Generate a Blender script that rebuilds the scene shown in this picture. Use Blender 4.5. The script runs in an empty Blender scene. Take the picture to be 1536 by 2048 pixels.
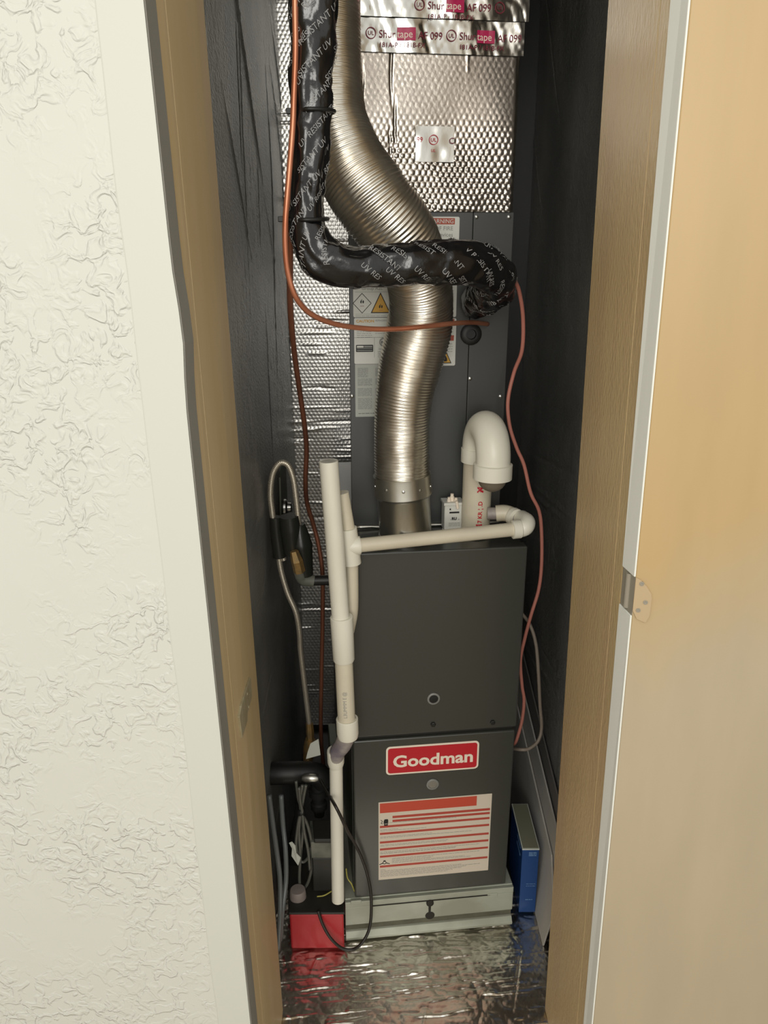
import bpy, bmesh, math, random
import numpy as np
from mathutils import Matrix, Vector
random.seed(7); rng = np.random.default_rng(7)
sc = bpy.context.scene; col = sc.collection
A3 = lambda v: np.array(v, float)

# ---------------------------------------------------------------- camera, world, lights, exposure
F, PITCH, ROLL = 1578.0, 0.3197, -0.0065
CAM = A3((0, 0, 1.4956))
def axes(yaw, pitch, roll):
    cy, sy = math.cos(yaw), math.sin(yaw); f = A3((sy, cy, 0)); r = A3((cy, -sy, 0)); u = A3((0, 0, 1))
    cp, sp = math.cos(pitch), math.sin(pitch); f2 = f*cp-u*sp; u2 = u*cp+f*sp
    cr, sr = math.cos(roll), math.sin(roll)
    return np.array([r*cr+u2*sr, -r*sr+u2*cr, f2])
RW = axes(0, PITCH, ROLL)
cam = bpy.data.cameras.new('camera'); co = bpy.data.objects.new('camera', cam); col.objects.link(co)
cam.sensor_fit = 'VERTICAL'; cam.sensor_height = 36; cam.lens = F*36/2048; cam.clip_start = .02
m = Matrix.Identity(4)
for i in range(3):
    m[i][0] = RW[0][i]; m[i][1] = RW[1][i]; m[i][2] = -RW[2][i]; m[i][3] = CAM[i]
co.matrix_world = m; sc.camera = co
w = bpy.data.worlds.new('world'); sc.world = w; w.use_nodes = True
w.node_tree.nodes['Background'].inputs[0].default_value = (1, .985, .93, 1)
w.node_tree.nodes['Background'].inputs[1].default_value = .82
def area(name, loc, target, sx, sy, power, color=(1, .97, .9)):
    l = bpy.data.lights.new(name, 'AREA'); l.shape = 'RECTANGLE'; l.size = sx; l.size_y = sy; l.energy = power; l.color = color
    o = bpy.data.objects.new(name, l); col.objects.link(o); o.location = loc
    o.rotation_euler = (Vector(target)-Vector(loc)).to_track_quat('-Z', 'Y').to_euler(); return o
area('added_hall_fill', (-.1, -3.2, 2.0), (.08, 1.4, .95), 1.5, 1.6, 62)  # added distant fill, no known window; lights front wall and closet evenly
area('hall_ceiling_light', (-.2, -1.0, 2.5), (.05, 1.5, .9), .6, .6, 9)
sc.view_settings.view_transform = 'Standard'; sc.view_settings.look = 'None'
sc.view_settings.exposure = 0.0; sc.view_settings.gamma = 1; sc.view_settings.use_curve_mapping = False

# ---------------------------------------------------------------- placement: pixel -> point on a known plane
def ray(px, py):
    return RW[2]+RW[0]*(px-768)/F+RW[1]*(1024-py)/F
def at(px, py, Y): d = ray(px, py); return CAM+d*(Y/d[1])
def atX(px, py, X): d = ray(px, py); return CAM+d*(X/d[0])
def atZ(px, py, Z): d = ray(px, py); return CAM+d*((Z-CAM[2])/d[2])
def depth(p): return float((A3(p)-CAM)@RW[2])
# the equipment stands about seven degrees askew in the closet: its own frame, origin at the furnace's front foot
RE = axes(.1218, PITCH, .0015); M3 = RW.T@RE
E0 = CAM+M3@(A3((0, 1.4144, 0))-A3((-.2805, 0, 1.4956)))
def E(l): return E0+M3@A3(l)
def eqp(px, py, ly):                       # pixel -> (x, z) on the equipment plane at local depth ly
    d = M3.T@ray(px, py); c = M3.T@(CAM-E0); p = c+d*((ly-c[1])/d[1]); return p[0], p[2]
def eqz(px, py, lz):
    d = M3.T@ray(px, py); c = M3.T@(CAM-E0); return c+d*((lz-c[2])/d[2])
EX, EY, EZ = M3[:, 0], M3[:, 1], M3[:, 2]

# ---------------------------------------------------------------- noise
_T = rng.random((256, 256))
def vn(x, y, s=0):
    x = np.asarray(x, float)+s*17.3; y = np.asarray(y, float)+s*9.1
    xi = np.floor(x).astype(int); yi = np.floor(y).astype(int); fx = x-xi; fy = y-yi
    fx = fx*fx*(3-2*fx); fy = fy*fy*(3-2*fy); g = lambda a, b: _T[a % 256, b % 256]
    return (g(xi, yi)*(1-fx)+g(xi+1, yi)*fx)*(1-fy)+(g(xi, yi+1)*(1-fx)+g(xi+1, yi+1)*fx)*fy
def bubbles(u, v, p):
    row = np.floor(v/(p*.866)); best = np.full(np.shape(u), 9.)
    for k in (0, 1):
        r = row+k; x0 = (r % 2)*p*.5
        for j in (0, 1):
            cx = (np.floor((u-x0)/p)+j)*p+x0; cy = r*p*.866
            best = np.minimum(best, np.hypot(u-cx, v-cy))
    return np.sqrt(np.clip(1-(best/(p*.43))**2, 0, 1))
def folds(u, v, ang, n, span, wd, seed):
    r = np.random.default_rng(seed); c, s = math.cos(ang), math.sin(ang); a = u*c+v*s; b = -u*s+v*c
    h = np.zeros(np.shape(u)); lo, hi = b.min(), b.max(); al, ah = a.min(), a.max()
    for i in range(n):
        p = r.uniform(lo, hi); q = r.uniform(al, ah); L = r.uniform(.2, 1)*span
        wob = (vn(a*14, a*0+i*3.7, seed)-.5)*.006
        h += r.choice([-1, 1, 1])*r.uniform(.4, 1)*np.exp(-((b-p-wob)/wd)**2)*np.exp(-((a-q)/L)**4)
    return h

# ---------------------------------------------------------------- materials
def lin(c):
    c = c/255; return c/12.92 if c <= .04045 else ((c+.055)/1.055)**2.4
def rgb(*c): return (lin(c[0]), lin(c[1]), lin(c[2]), 1)
MATS = {}
def mat(name, c, rough=.5, metal=0, var=None, vs=(8, 8, 8), bump=None, bs=(60, 60, 60), bd=.003, detail=4, vor=False, spec=.5, coat=0):
    if name in MATS: return MATS[name]
    m = bpy.data.materials.new(name); m.use_nodes = True; nt = m.node_tree; b = nt.nodes['Principled BSDF']
    b.inputs['Base Color'].default_value = rgb(*c); b.inputs['Roughness'].default_value = rough; b.inputs['Metallic'].default_value = metal
    b.inputs['Specular IOR Level'].default_value = spec; b.inputs['Coat Weight'].default_value = coat
    tc = nt.nodes.new('ShaderNodeTexCoord')
    def noise(s, d, vo=False):
        mp = nt.nodes.new('ShaderNodeMapping'); mp.inputs['Scale'].default_value = s; nt.links.new(tc.outputs['Object'], mp.inputs[0])
        n = nt.nodes.new('ShaderNodeTexVoronoi' if vo else 'ShaderNodeTexNoise'); n.inputs['Scale'].default_value = 1
        if not vo: n.inputs['Detail'].default_value = d
        nt.links.new(mp.outputs[0], n.inputs['Vector']); return n
    if var:
        n = noise(vs, detail); r = nt.nodes.new('ShaderNodeValToRGB'); nt.links.new(n.outputs['Fac'], r.inputs[0])
        r.color_ramp.elements[0].position = .35; r.color_ramp.elements[1].position = .65
        r.color_ramp.elements[0].color = rgb(*c); r.color_ramp.elements[1].color = rgb(*var); nt.links.new(r.outputs[0], b.inputs['Base Color'])
    if bump:
        n = noise(bs, 3, vor); bp = nt.nodes.new('ShaderNodeBump'); bp.inputs['Strength'].default_value = bump; bp.inputs['Distance'].default_value = bd
        nt.links.new(n.outputs[0], bp.inputs['Height']); nt.links.new(bp.outputs[0], b.inputs['Normal'])
    MATS[name] = m; return m
WALLT = mat('white wall paint', (232, 231, 222), .6, bump=.1, bs=(400,)*3, bd=.0005)
def wall_mat():
    m = bpy.data.materials.new('textured white paint'); m.use_nodes = True; nt = m.node_tree; b = nt.nodes['Principled BSDF']
    b.inputs['Base Color'].default_value = rgb(212, 211, 201); b.inputs['Roughness'].default_value = .5; N = lambda t: nt.nodes.new(t); tc = N('ShaderNodeTexCoord')
    def nz(sc_, d, dist=0):
        n = N('ShaderNodeTexNoise'); n.inputs['Scale'].default_value = sc_; n.inputs['Detail'].default_value = d; n.inputs['Distortion'].default_value = dist; nt.links.new(tc.outputs['Object'], n.inputs['Vector']); return n
    a = nz(48, 2.5, .9); r = N('ShaderNodeValToRGB'); e = r.color_ramp.elements; e[0].position = .47; e[0].color = (0, 0, 0, 1); e[1].position = .58; e[1].color = (1, 1, 1, 1)
    e2 = e.new(.66); e2.color = (.8, .8, .8, 1); nt.links.new(a.outputs['Fac'], r.inputs[0])
    k = nz(7, 2); rk = N('ShaderNodeMapRange'); rk.inputs[1].default_value = .38; rk.inputs[2].default_value = .62; nt.links.new(k.outputs['Fac'], rk.inputs[0])
    mu = N('ShaderNodeMath'); mu.operation = 'MULTIPLY'; nt.links.new(r.outputs[0], mu.inputs[0]); nt.links.new(rk.outputs[0], mu.inputs[1])
    bp = N('ShaderNodeBump'); bp.inputs['Strength'].default_value = .8; bp.inputs['Distance'].default_value = .0022; nt.links.new(mu.outputs[0], bp.inputs['Height']); nt.links.new(bp.outputs[0], b.inputs['Normal']); return m
WALLX = wall_mat()
WALLS = mat('smooth white paint', (209, 209, 198), .5)
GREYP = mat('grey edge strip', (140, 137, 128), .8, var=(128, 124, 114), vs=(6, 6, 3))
JAMB = mat('brown jamb paint', (204, 178, 130), .42, var=(196, 168, 126), vs=(16, 16, 2.2), bump=.8, bs=(190, 190, 80), bd=.002)
JAMBL = mat('left jamb paint', (204, 180, 138), .45, var=(196, 172, 126), vs=(20, 20, 2), bump=.25, bs=(160, 160, 20), bd=.001)
CRACK = mat('dark paint crack', (50, 32, 14), .9)
CREAM = mat('door edge white paint', (236, 236, 226), .5, bump=.15, bs=(120, 120, 40), bd=.0008)
FOILW = mat('wall foil', (172, 171, 165), .36, .3, var=(140, 140, 136), vs=(5, 5, 3), bump=1, bs=(110, 110, 170), bd=.0025)
FOIL = mat('bubble foil', (190, 183, 174), .27, 1, var=(164, 155, 146), vs=(6, 6, 4), bump=.3, bs=(200,)*3, bd=.0009)
FOILF = mat('floor foil', (240, 236, 226), .27, 1, var=(214, 206, 192), vs=(7, 7, 7), bump=.3, bs=(150, 90, 150), bd=.0012)
FOILB = mat('back wall foil', (232, 230, 226), .3, .85, var=(206, 204, 200), vs=(6, 6, 4), bump=.35, bs=(200, 200, 260), bd=.001)
TAPE = mat('silver tape', (214, 212, 206), .17, 1, bump=.2, bs=(90, 90, 40), bd=.001)
DUCT = mat('flexible aluminium', (244, 240, 230), .30, 1, var=(222, 214, 200), vs=(14, 14, 20))
GALV = mat('galvanised collar', (226, 224, 216), .34, 1, var=(200, 198, 188), vs=(20, 20, 8))
GREYC = mat('charcoal cabinet paint', (66, 67, 66), .36, bump=.05, bs=(300,)*3, bd=.0004, spec=.6)
GREYF = mat('furnace paint', (62, 63, 58), .28, bump=.05, bs=(300,)*3, bd=.0003, spec=.6)
BLACK = mat('black tape wrap', (17, 17, 19), .24, bump=.4, bs=(60, 60, 60), bd=.003, spec=.7)
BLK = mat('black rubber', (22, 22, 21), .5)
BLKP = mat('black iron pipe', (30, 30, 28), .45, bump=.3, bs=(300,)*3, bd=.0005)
BLKT = mat('black vinyl tape', (44, 45, 40), .32, bump=.3, bs=(120, 120, 15), bd=.002)
WPRINT = mat('white tape print', (150, 150, 150), .6)
COPPER = mat('copper tube', (214, 142, 110), .36, .6, var=(178, 108, 78), vs=(9, 9, 9))
COPPERD = mat('dull copper tube', (150, 96, 72), .45, .5, var=(120, 76, 58), vs=(9, 9, 9))
PINK = mat('pinkish cable jacket', (176, 112, 98), .5)
PINKG = mat('grey cable jacket', (128, 116, 104), .5)
PVC = mat('white plastic pipe', (232, 229, 214), .38, var=(224, 220, 204), vs=(12, 12, 6))
PVCC = mat('cream plastic pipe', (214, 206, 184), .42, var=(205, 196, 176), vs=(14, 14, 14))
PVCG = mat('primed plastic', (168, 160, 152), .5, var=(120, 112, 122), vs=(30, 30, 30))
SCRN = mat('grey mesh dome', (112, 103, 88), .8, bump=.4, bs=(900,)*3, bd=.0006)
RED = mat('red print', (196, 30, 48), .4)
REDB = mat('badge red', (190, 34, 46), .35)
REDO = mat('orange red print', (196, 76, 56), .5)
REDS = mat('stripe red', (178, 72, 58), .5)
MAG = mat('magenta print', (180, 20, 80), .45)
MAROON = mat('maroon print', (120, 30, 48), .5)
CREAMP = mat('badge cream', (240, 226, 208), .5)
LAB = mat('label white', (214, 214, 206), .45)
LABG = mat('label grey', (172, 174, 166), .5)
LABP = mat('instruction label', (214, 202, 184), .5)
INK = mat('black print', (28, 26, 24), .6)
INKG = mat('grey print', (140, 142, 138), .6)
YEL = mat('yellow print', (206, 158, 56), .5)
BRNZ = mat('bronze print', (168, 70, 48), .5)
SCREW = mat('zinc screw', (200, 200, 196), .3, 1)
STEEL = mat('braided steel', (210, 200, 182), .38, .7)
BRASS = mat('brass', (190, 152, 92), .45, .6, var=(150, 128, 90), vs=(60, 60, 60))
REDP = mat('red plastic', (176, 40, 46), .4)
PUMPB = mat('dark pump plastic', (40, 39, 34), .5)
PUMPG = mat('grey pump band', (124, 124, 112), .6, var=(96, 98, 88), vs=(30, 30, 30))
CAPG = mat('grey cap', (142, 130, 124), .5)
CABLE = mat('grey vinyl cable', (92, 92, 84), .35)
CORD = mat('dark cord', (38, 34, 30), .45)
YGW = mat('yellow green wire', (176, 168, 84), .5)
VINYL = mat('clear grey tubing', (110, 114, 114), .25, spec=.7)
TAG = mat('white paper tag', (196, 198, 186), .7)
GALVB = mat('galvanised base', (182, 186, 172), .5, .35, var=(160, 162, 146), vs=(9, 9, 14))
GALVSH = mat('shaded galvanised band', (112, 110, 94), .65, .2, var=(90, 88, 74), vs=(20, 20, 20))  # concave shade under the base's front plate, painted as a darker colour
STAIN = mat('rust dark stain', (42, 38, 32), .8)
BLUE = mat('blue box card', (22, 66, 126), .45)
BLUEP = mat('pale blue print', (110, 146, 186), .5)
CARD = mat('grey card top', (126, 126, 106), .8)
WHITEC = mat('white card edge', (206, 210, 200), .7)
PANELW = mat('grey white board', (204, 200, 192), .7, var=(186, 182, 176), vs=(12, 5, 5))
PANELB = mat('grey board back', (120, 116, 112), .75)
PLATE = mat('olive plate', (92, 94, 80), .5, .3)
CARPET = mat('hall carpet', (150, 138, 118), .95, bump=.6, bs=(500,)*3, bd=.003)
GLASS = mat('sight glass grey', (126, 122, 112), .3)
RING = mat('grey plastic ring', (128, 128, 124), .4)
STRK = mat('painted latch bracket', (168, 160, 132), .45, var=(150, 138, 106), vs=(60, 60, 30))
HINGE = mat('painted hinge', (186, 162, 126), .5)
HINGG = mat('hinge barrel grey', (150, 142, 126), .5)
# door paint: brown with worn paler patches towards the foot
def door_mat():
    m = bpy.data.materials.new('brown door paint'); m.use_nodes = True; nt = m.node_tree; b = nt.nodes['Principled BSDF']; b.inputs['Roughness'].default_value = .42
    tc = nt.nodes.new('ShaderNodeTexCoord'); N = lambda t: nt.nodes.new(t)
    def nz(s, d=4):
        mp = N('ShaderNodeMapping'); mp.inputs['Scale'].default_value = s; nt.links.new(tc.outputs['Object'], mp.inputs[0])
        n = N('ShaderNodeTexNoise'); n.inputs['Scale'].default_value = 1; n.inputs['Detail'].default_value = d; nt.links.new(mp.outputs[0], n.inputs['Vector']); return n
    sp = N('ShaderNodeSeparateXYZ'); nt.links.new(tc.outputs['Object'], sp.inputs[0])
    a = N('ShaderNodeMapRange'); a.inputs[1].default_value = 1.5; a.inputs[2].default_value = .75; nt.links.new(sp.outputs['Z'], a.inputs[0])
    n1 = nz((5, 5, 1.2)); ad = N('ShaderNodeMath'); ad.operation = 'ADD'; nt.links.new(a.outputs[0], ad.inputs[0]); nt.links.new(n1.outputs['Fac'], ad.inputs[1])
    r = N('ShaderNodeValToRGB'); r.color_ramp.elements[0].position = .62; r.color_ramp.elements[1].position = 1.0
    sub = N('ShaderNodeMath'); sub.operation = 'SUBTRACT'; sub.inputs[1].default_value = .28; nt.links.new(ad.outputs[0], sub.inputs[0]); nt.links.new(sub.outputs[0], r.inputs[0])
    r.color_ramp.elements[0].color = rgb(196, 166, 116); r.color_ramp.elements[1].color = rgb(190, 174, 146)
    n2 = nz((14, 14, 3)); mx = N('ShaderNodeMixRGB'); mx.blend_type = 'MULTIPLY'; mx.inputs[0].default_value = .22
    nt.links.new(r.outputs[0], mx.inputs[1]); nt.links.new(n2.outputs['Fac'], mx.inputs[2]); nt.links.new(mx.outputs[0], b.inputs['Base Color'])
    n3 = nz((90, 90, 9), 2); bp = N('ShaderNodeBump'); bp.inputs['Strength'].default_value = .12; bp.inputs['Distance'].default_value = .001
    nt.links.new(n3.outputs['Fac'], bp.inputs['Height']); nt.links.new(bp.outputs[0], b.inputs['Normal']); return m
DOORM = door_mat()

# ---------------------------------------------------------------- objects
def root_of(o):
    while o.parent: o = o.parent
    return o
def thing(name, label, cat, loc, group=None, eq=False):
    o = bpy.data.objects.new(name, None); col.objects.link(o); o.empty_display_size = .05
    mw = Matrix([list(M3[i])+[loc[i]] for i in range(3)]+[[0, 0, 0, 1]]) if eq else Matrix.Translation(Vector(loc))
    o.matrix_world = mw; o['label'] = label; o['category'] = cat
    if group: o['group'] = group
    MW[o.name] = np.array(mw); return o
MW = {}
def struct_root(name, loc=(0, 0, 0)):
    o = bpy.data.objects.new(name, None); col.objects.link(o); o.location = loc; o['kind'] = 'structure'
    MW[o.name] = np.array(Matrix.Translation(Vector(loc))); return o
class G:
    def __init__(s): s.v = []; s.f = []
    def add(s, V, Fc):
        n = len(s.v); s.v += [tuple(map(float, p)) for p in V]; s.f += [tuple(int(i)+n for i in f) for f in Fc]; return s
    def hexa(s, P):                         # 8 corners: bottom ring then top ring
        return s.add(P, [(0, 3, 2, 1), (4, 5, 6, 7), (0, 1, 5, 4), (1, 2, 6, 5), (2, 3, 7, 6), (3, 0, 4, 7)])
    def box(s, a, b, fr=None):
        P = [(a[0], a[1], a[2]), (b[0], a[1], a[2]), (b[0], b[1], a[2]), (a[0], b[1], a[2]), (a[0], a[1], b[2]), (b[0], a[1], b[2]), (b[0], b[1], b[2]), (a[0], b[1], b[2])]
        return s.hexa([fr(p) for p in P] if fr else P)
    def prism(s, P, d):                     # polygon extruded by vector d
        n = len(P); P = [A3(p) for p in P]; Q = [p+A3(d) for p in P]
        return s.add(P+Q, [tuple(range(n)), tuple(range(2*n-1, n-1, -1))]+[(i, i+n, (i+1) % n+n, (i+1) % n) for i in range(n)])
    def tube(s, pts, r, seg=16, caps=True, rf=None):
        pts = np.array(pts, float); n = len(pts); r = np.broadcast_to(np.asarray(r, float), (n,))
        T, Nn, B = frames(pts); th = np.linspace(0, 2*np.pi, seg, endpoint=False)
        R = r[:, None]*np.ones(seg)[None]
        if rf is not None: R = R+rf(np.arange(n)[:, None], th[None])
        V = pts[:, None]+R[..., None]*(np.cos(th)[None, :, None]*Nn[:, None]+np.sin(th)[None, :, None]*B[:, None])
        i = np.arange(n-1)[:, None]*seg; j = np.arange(seg)[None]; k = (j+1) % seg
        Fc = np.stack([i+j, i+k, i+seg+k, i+seg+j], -1).reshape(-1, 4); n0 = len(s.v)
        s.v += list(map(tuple, V.reshape(-1, 3).tolist())); s.f += [tuple(q) for q in (Fc+n0).tolist()]
        if caps: s.f += [tuple(n0+x for x in range(seg-1, -1, -1)), tuple(n0+(n-1)*seg+x for x in range(seg))]
        return s
    def cyl(s, a, b, r, seg=24, r2=None): return s.tube([a, b], [r, r if r2 is None else r2], seg)
    def hollow(s, a, b, r, wall, seg=28):   # open ended pipe
        a = A3(a); b = A3(b); e = (b-a)/np.linalg.norm(b-a)*.0003
        return s.tube([a+e*0, a, b, b, b-e*60, b-e*60] if 0 else [b-(b-a)*.35, b, b, a, a, b-(b-a)*.35], [r-wall, r-wall, r, r, r-wall, r-wall], seg, caps=False)
    def lathe(s, c, axis, prof, seg=28):    # prof: (distance along axis, radius)
        c = A3(c); ax = A3(axis)/np.linalg.norm(axis); t = A3((0, 0, 1)) if abs(ax[2]) < .9 else A3((1, 0, 0))
        u = np.cross(ax, t); u /= np.linalg.norm(u); v = np.cross(ax, u); V = []; n = len(prof)
        for d, r in prof:
            for k in range(seg):
                a = 2*math.pi*k/seg; V.append(c+ax*d+(u*math.cos(a)+v*math.sin(a))*max(r, 1e-5))
        return s.add(V, [(i*seg+k, i*seg+(k+1) % seg, (i+1)*seg+(k+1) % seg, (i+1)*seg+k) for i in range(n-1) for k in range(seg)]+[tuple(range(seg-1, -1, -1)), tuple((n-1)*seg+k for k in range(seg))])
    def grid(s, P, back=None):              # P: (a,b,3) array
        a, b = P.shape[:2]; n0 = len(s.v); s.v += list(map(tuple, P.reshape(-1, 3).tolist()))
        i = np.arange(a-1)[:, None]*b; j = np.arange(b-1)[None]
        s.f += [tuple(q) for q in (np.stack([i+j, i+j+1, i+b+j+1, i+b+j], -1).reshape(-1, 4)+n0).tolist()]; return s
    def out(s, name, material, parent=None, smooth=False, bevel=0, label=None, cat=None, group=None, kind=None, loc=None, seg=2):
        me = bpy.data.meshes.new(name); V = np.array(s.v)
        if parent is not None:
            Mi = np.linalg.inv(MW[root_of(parent).name]); V = V@Mi[:3, :3].T+Mi[:3, 3]
        elif loc is not None: V = V-A3(loc)
        me.from_pydata(V.tolist(), [], s.f); me.update()
        bm = bmesh.new(); bm.from_mesh(me); bmesh.ops.recalc_face_normals(bm, faces=bm.faces) if len(s.f) < 60000 else None; bm.to_mesh(me); bm.free()
        me.materials.append(material); o = bpy.data.objects.new(name, me); col.objects.link(o)
        if parent is not None: o.parent = parent
        elif loc is not None: o.location = loc
        if smooth:
            me.polygons.foreach_set('use_smooth', [True]*len(me.polygons))
            if smooth == 'auto':
                try: me.set_sharp_from_angle(angle=math.radians(38))
                except Exception: pass
        if bevel:
            md = o.modifiers.new('bevel', 'BEVEL'); md.width = bevel; md.segments = seg; md.limit_method = 'ANGLE'
        for k, x in (('label', label), ('category', cat), ('group', group), ('kind', kind)):
            if x: o[k] = x
        return o
def frames(pts):
    T = np.gradient(pts, axis=0) if len(pts) > 2 else np.array([pts[1]-pts[0]]*2)
    T = T/np.maximum(np.linalg.norm(T, axis=1, keepdims=True), 1e-9)
    for i in range(1, len(T)):
        if np.linalg.norm(T[i]) < .5: T[i] = T[i-1]
    if np.linalg.norm(T[0]) < .5: T[0] = T[1]
    n = np.cross(T[0], (0, 0, 1.)) if abs(T[0][2]) < .9 else np.cross(T[0], (0, 1., 0)); n /= np.linalg.norm(n); N = [n]
    for i in range(1, len(pts)):
        n = N[-1]-T[i]*(N[-1]@T[i]); n /= np.linalg.norm(n); N.append(n)
    N = np.array(N); return T, N, np.cross(T, N)
def cat_rom(P, k=8):
    P = np.array(P, float); Q = np.vstack([2*P[0]-P[1], P, 2*P[-1]-P[-2]]); o = []
    for i in range(len(P)-1):
        a, b, c, d = Q[i:i+4]
        for t in np.linspace(0, 1, k, endpoint=False):
            o.append(.5*((2*b)+(c-a)*t+(2*a-5*b+4*c-d)*t*t+(3*b-a-3*c+d)*t**3))
    o.append(P[-1]); return np.array(o)
def resample(P, step):
    d = np.r_[0, np.cumsum(np.linalg.norm(np.diff(P[:, :3], axis=0), axis=1))]; n = max(3, int(d[-1]/step)); t = np.linspace(0, d[-1], n)
    return np.stack([np.interp(t, d, P[:, i]) for i in range(P.shape[1])], 1), t
def pxs(L): return [at(*q) for q in L]
def wire(L, r, name, material, parent=None, k=8, seg=10, **kw):
    return G().tube(cat_rom(pxs(L), k), r, seg).out(name, material, parent, smooth=True, **kw)

class Flat:
    """a flat printed surface: x right, y up, in metres, origin at its lower left corner"""
    def __init__(s, o, ex, ey, n): s.o, s.ex, s.ey, s.n = A3(o), A3(ex), A3(ey), A3(n); s.g = {}
    def p(s, x, y, l=0): return s.o+s.ex*x+s.ey*y+s.n*l
    k = 0
    def new(s): s.k += 1; return s
    def G(s, m): return s.g.setdefault((m.name, s.k), (G(), m))[0]
    def poly(s, P, m, l=.0006): s.G(m).prism([s.p(x, y, l) for x, y in P], -s.n*.0003)
    def rect(s, x0, y0, x1, y1, m, l=.0006): s.poly([(x0, y0), (x1, y0), (x1, y1), (x0, y1)], m, l)
    def frame(s, P, wdt, m, l=.0007):
        n = len(P); c = np.mean(P, 0)
        for i in range(n):
            a, b = A3(P[i]), A3(P[(i+1) % n]); ia = c+(a-c)*(1-wdt); ib = c+(b-c)*(1-wdt); s.poly([a, b, ib, ia], m, l)
    def ring(s, cx, cy, r, t, m, l=.0007, n=22):
        for i in range(n):
            a, b = 2*math.pi*i/n, 2*math.pi*(i+1)/n; f = lambda q, R: (cx+R*math.cos(q), cy+R*math.sin(q)); s.poly([f(a, r), f(b, r), f(b, r-t), f(a, r-t)], m, l)
    def disc(s, cx, cy, r, m, l=.0007, n=18): s.poly([(cx+r*math.cos(2*math.pi*i/n), cy+r*math.sin(2*math.pi*i/n)) for i in range(n)], m, l)
    def text(s, t, size, x, y, m, l=.0009, align='LEFT', sx=1, bold=0, ang=0):
        V, Fc = glyphs(t, size, align, bold); ca, sa = math.cos(ang), math.sin(ang); V = V*A3((sx, 1))
        s.G(m).add([s.p(x+a*ca-b*sa, y+a*sa+b*ca, l) for a, b in V], Fc)
    def lines(s, x0, x1, y, m, n=1, dy=.003, h=.0008, seed=0):
        r = random.Random(seed)
        for i in range(n):
            x = x0
            while x < x1:
                L = min(r.uniform(.003, .012), x1-x); s.rect(x, y-i*dy, x+L, y-i*dy+h, m); x += L+.0012
                if r.random() < .04: break
    def flush(s, parent, names={}):
        for (k, _), (g, m) in s.g.items():
            nm = names.get(k, 'lettering'); g.out(nm, m, parent, kind='stuff' if 'lettering' in nm else None)
def glyphs(t, size, align='LEFT', bold=0):
    c = bpy.data.curves.new('t', 'FONT'); c.body = t; c.size = size; c.align_x = align; c.offset = bold; c.resolution_u = 3
    o = bpy.data.objects.new('t', c); me = bpy.data.meshes.new_from_object(o)
    V = np.array([v.co[:2] for v in me.vertices]).reshape(-1, 2); Fc = [tuple(p.vertices) for p in me.polygons]
    bpy.data.objects.remove(o); bpy.data.curves.remove(c); bpy.data.meshes.remove(me); return V, Fc
def rounded(x0, y0, x1, y1, r, n=5):
    P = []
    for cx, cy, a in ((x1-r, y1-r, 0), (x0+r, y1-r, 90), (x0+r, y0+r, 180), (x1-r, y0+r, 270)):
        P += [(cx+r*math.cos(math.radians(a+90*i/n)), cy+r*math.sin(math.radians(a+90*i/n))) for i in range(n+1)]
    return P
def eqflat(tl, br, ly):                    # label on an equipment plane from its picture corners
    (x0, z1), (x1, z0) = eqp(*tl, ly), eqp(*br, ly)
    return Flat(E((x0, ly, z0)), EX, EZ, -EY), x1-x0, z1-z0
def plate(fl, W, H, name, m, parent, r=.003, label=None, t=.0006):
    return G().prism([fl.p(x, y, t-.0003) for x, y in rounded(0, 0, W, H, r)], -fl.n*t).out(name, m, parent, label=label)
def vline(p0, p1, Y0, Y1=None):            # an upright edge from its picture x at the top and foot of the frame -> world x(z)
    a, b = at(p0, 0, Y0), at(p1, 2048, Y1 or Y0)
    return lambda z: a+(b-a)*((z-a[2])/(b[2]-a[2]))

# ================================================================ SETTING
ZT = 2.35
# front wall, left of the doorway: textured field, smooth margin and grey return strip
YW, YJ, YB = .935, .98, 1.23
We = vline(287, 501, YW); Te = vline(190, 437, YW); Ja = vline(312, 516, YJ); Jb = vline(407, 568, YB)
sz = 241
def bulge(z):                              # the plaster edge swells a little near waist height
    return .006*math.exp(-((z-1.42)/.035)**2)*0+.0045*math.exp(-((z-1.405)/.05)**2)
n1, n2 = 90, 160
us = np.linspace(-1.0, 0, n1); zs = np.linspace(0, ZT, n2)
U, Z = np.meshgrid(us, zs)
xe = np.array([Te(z)[0] for z in zs])
Xg = xe[:, None]+U*.62
hh = np.zeros(U.shape)
for s_, sc_ in ((1, 60), (2, 95)):
    q = vn(Xg*sc_, Z*sc_*.8, s_); hh += np.clip((q-.56)*5, 0, 1)*(.0003/s_)
hh = hh*(.35+vn(Xg*7, Z*7, 5)*1.1)*np.clip(-U*8, .15, 1)*np.clip((2.25-Z)*3, .15, 1)
P = np.stack([Xg, YW-hh, Z], -1)
w1 = struct_root('wall_front')
G().grid(P[:, ::-1]).out('plaster_texture', WALLX, w1, smooth=True)
G().box((-1.3, YW+.001, 0), (Te(0)[0]-.06, YJ+.08, ZT)).out('wall_core', WALLT, w1)
g = G(); ZZ = np.linspace(0, ZT, 60)
for k in range(59):
    a, b = ZZ[k], ZZ[k+1]; q = lambda z, y, f, o=0: (f(z)[0]+o, y, z)
    wb = lambda z: A3((We(z)[0]+bulge(z), 0, 0)); wt = lambda z: A3((Te(z)[0]+(vn(z*9, 0, 3)-.5)*.004, 0, 0))
    g.hexa([q(a, YW-.0012, wt), q(a, YW-.0012, wb), q(a, YJ-.002, wb), q(a, YJ-.002, wt, -.07), q(b, YW-.0012, wt), q(b, YW-.0012, wb), q(b, YJ-.002, wb), q(b, YJ-.002, wt, -.07)])
g.out('trim_1', WALLS, kind='structure')
g = G()
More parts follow.
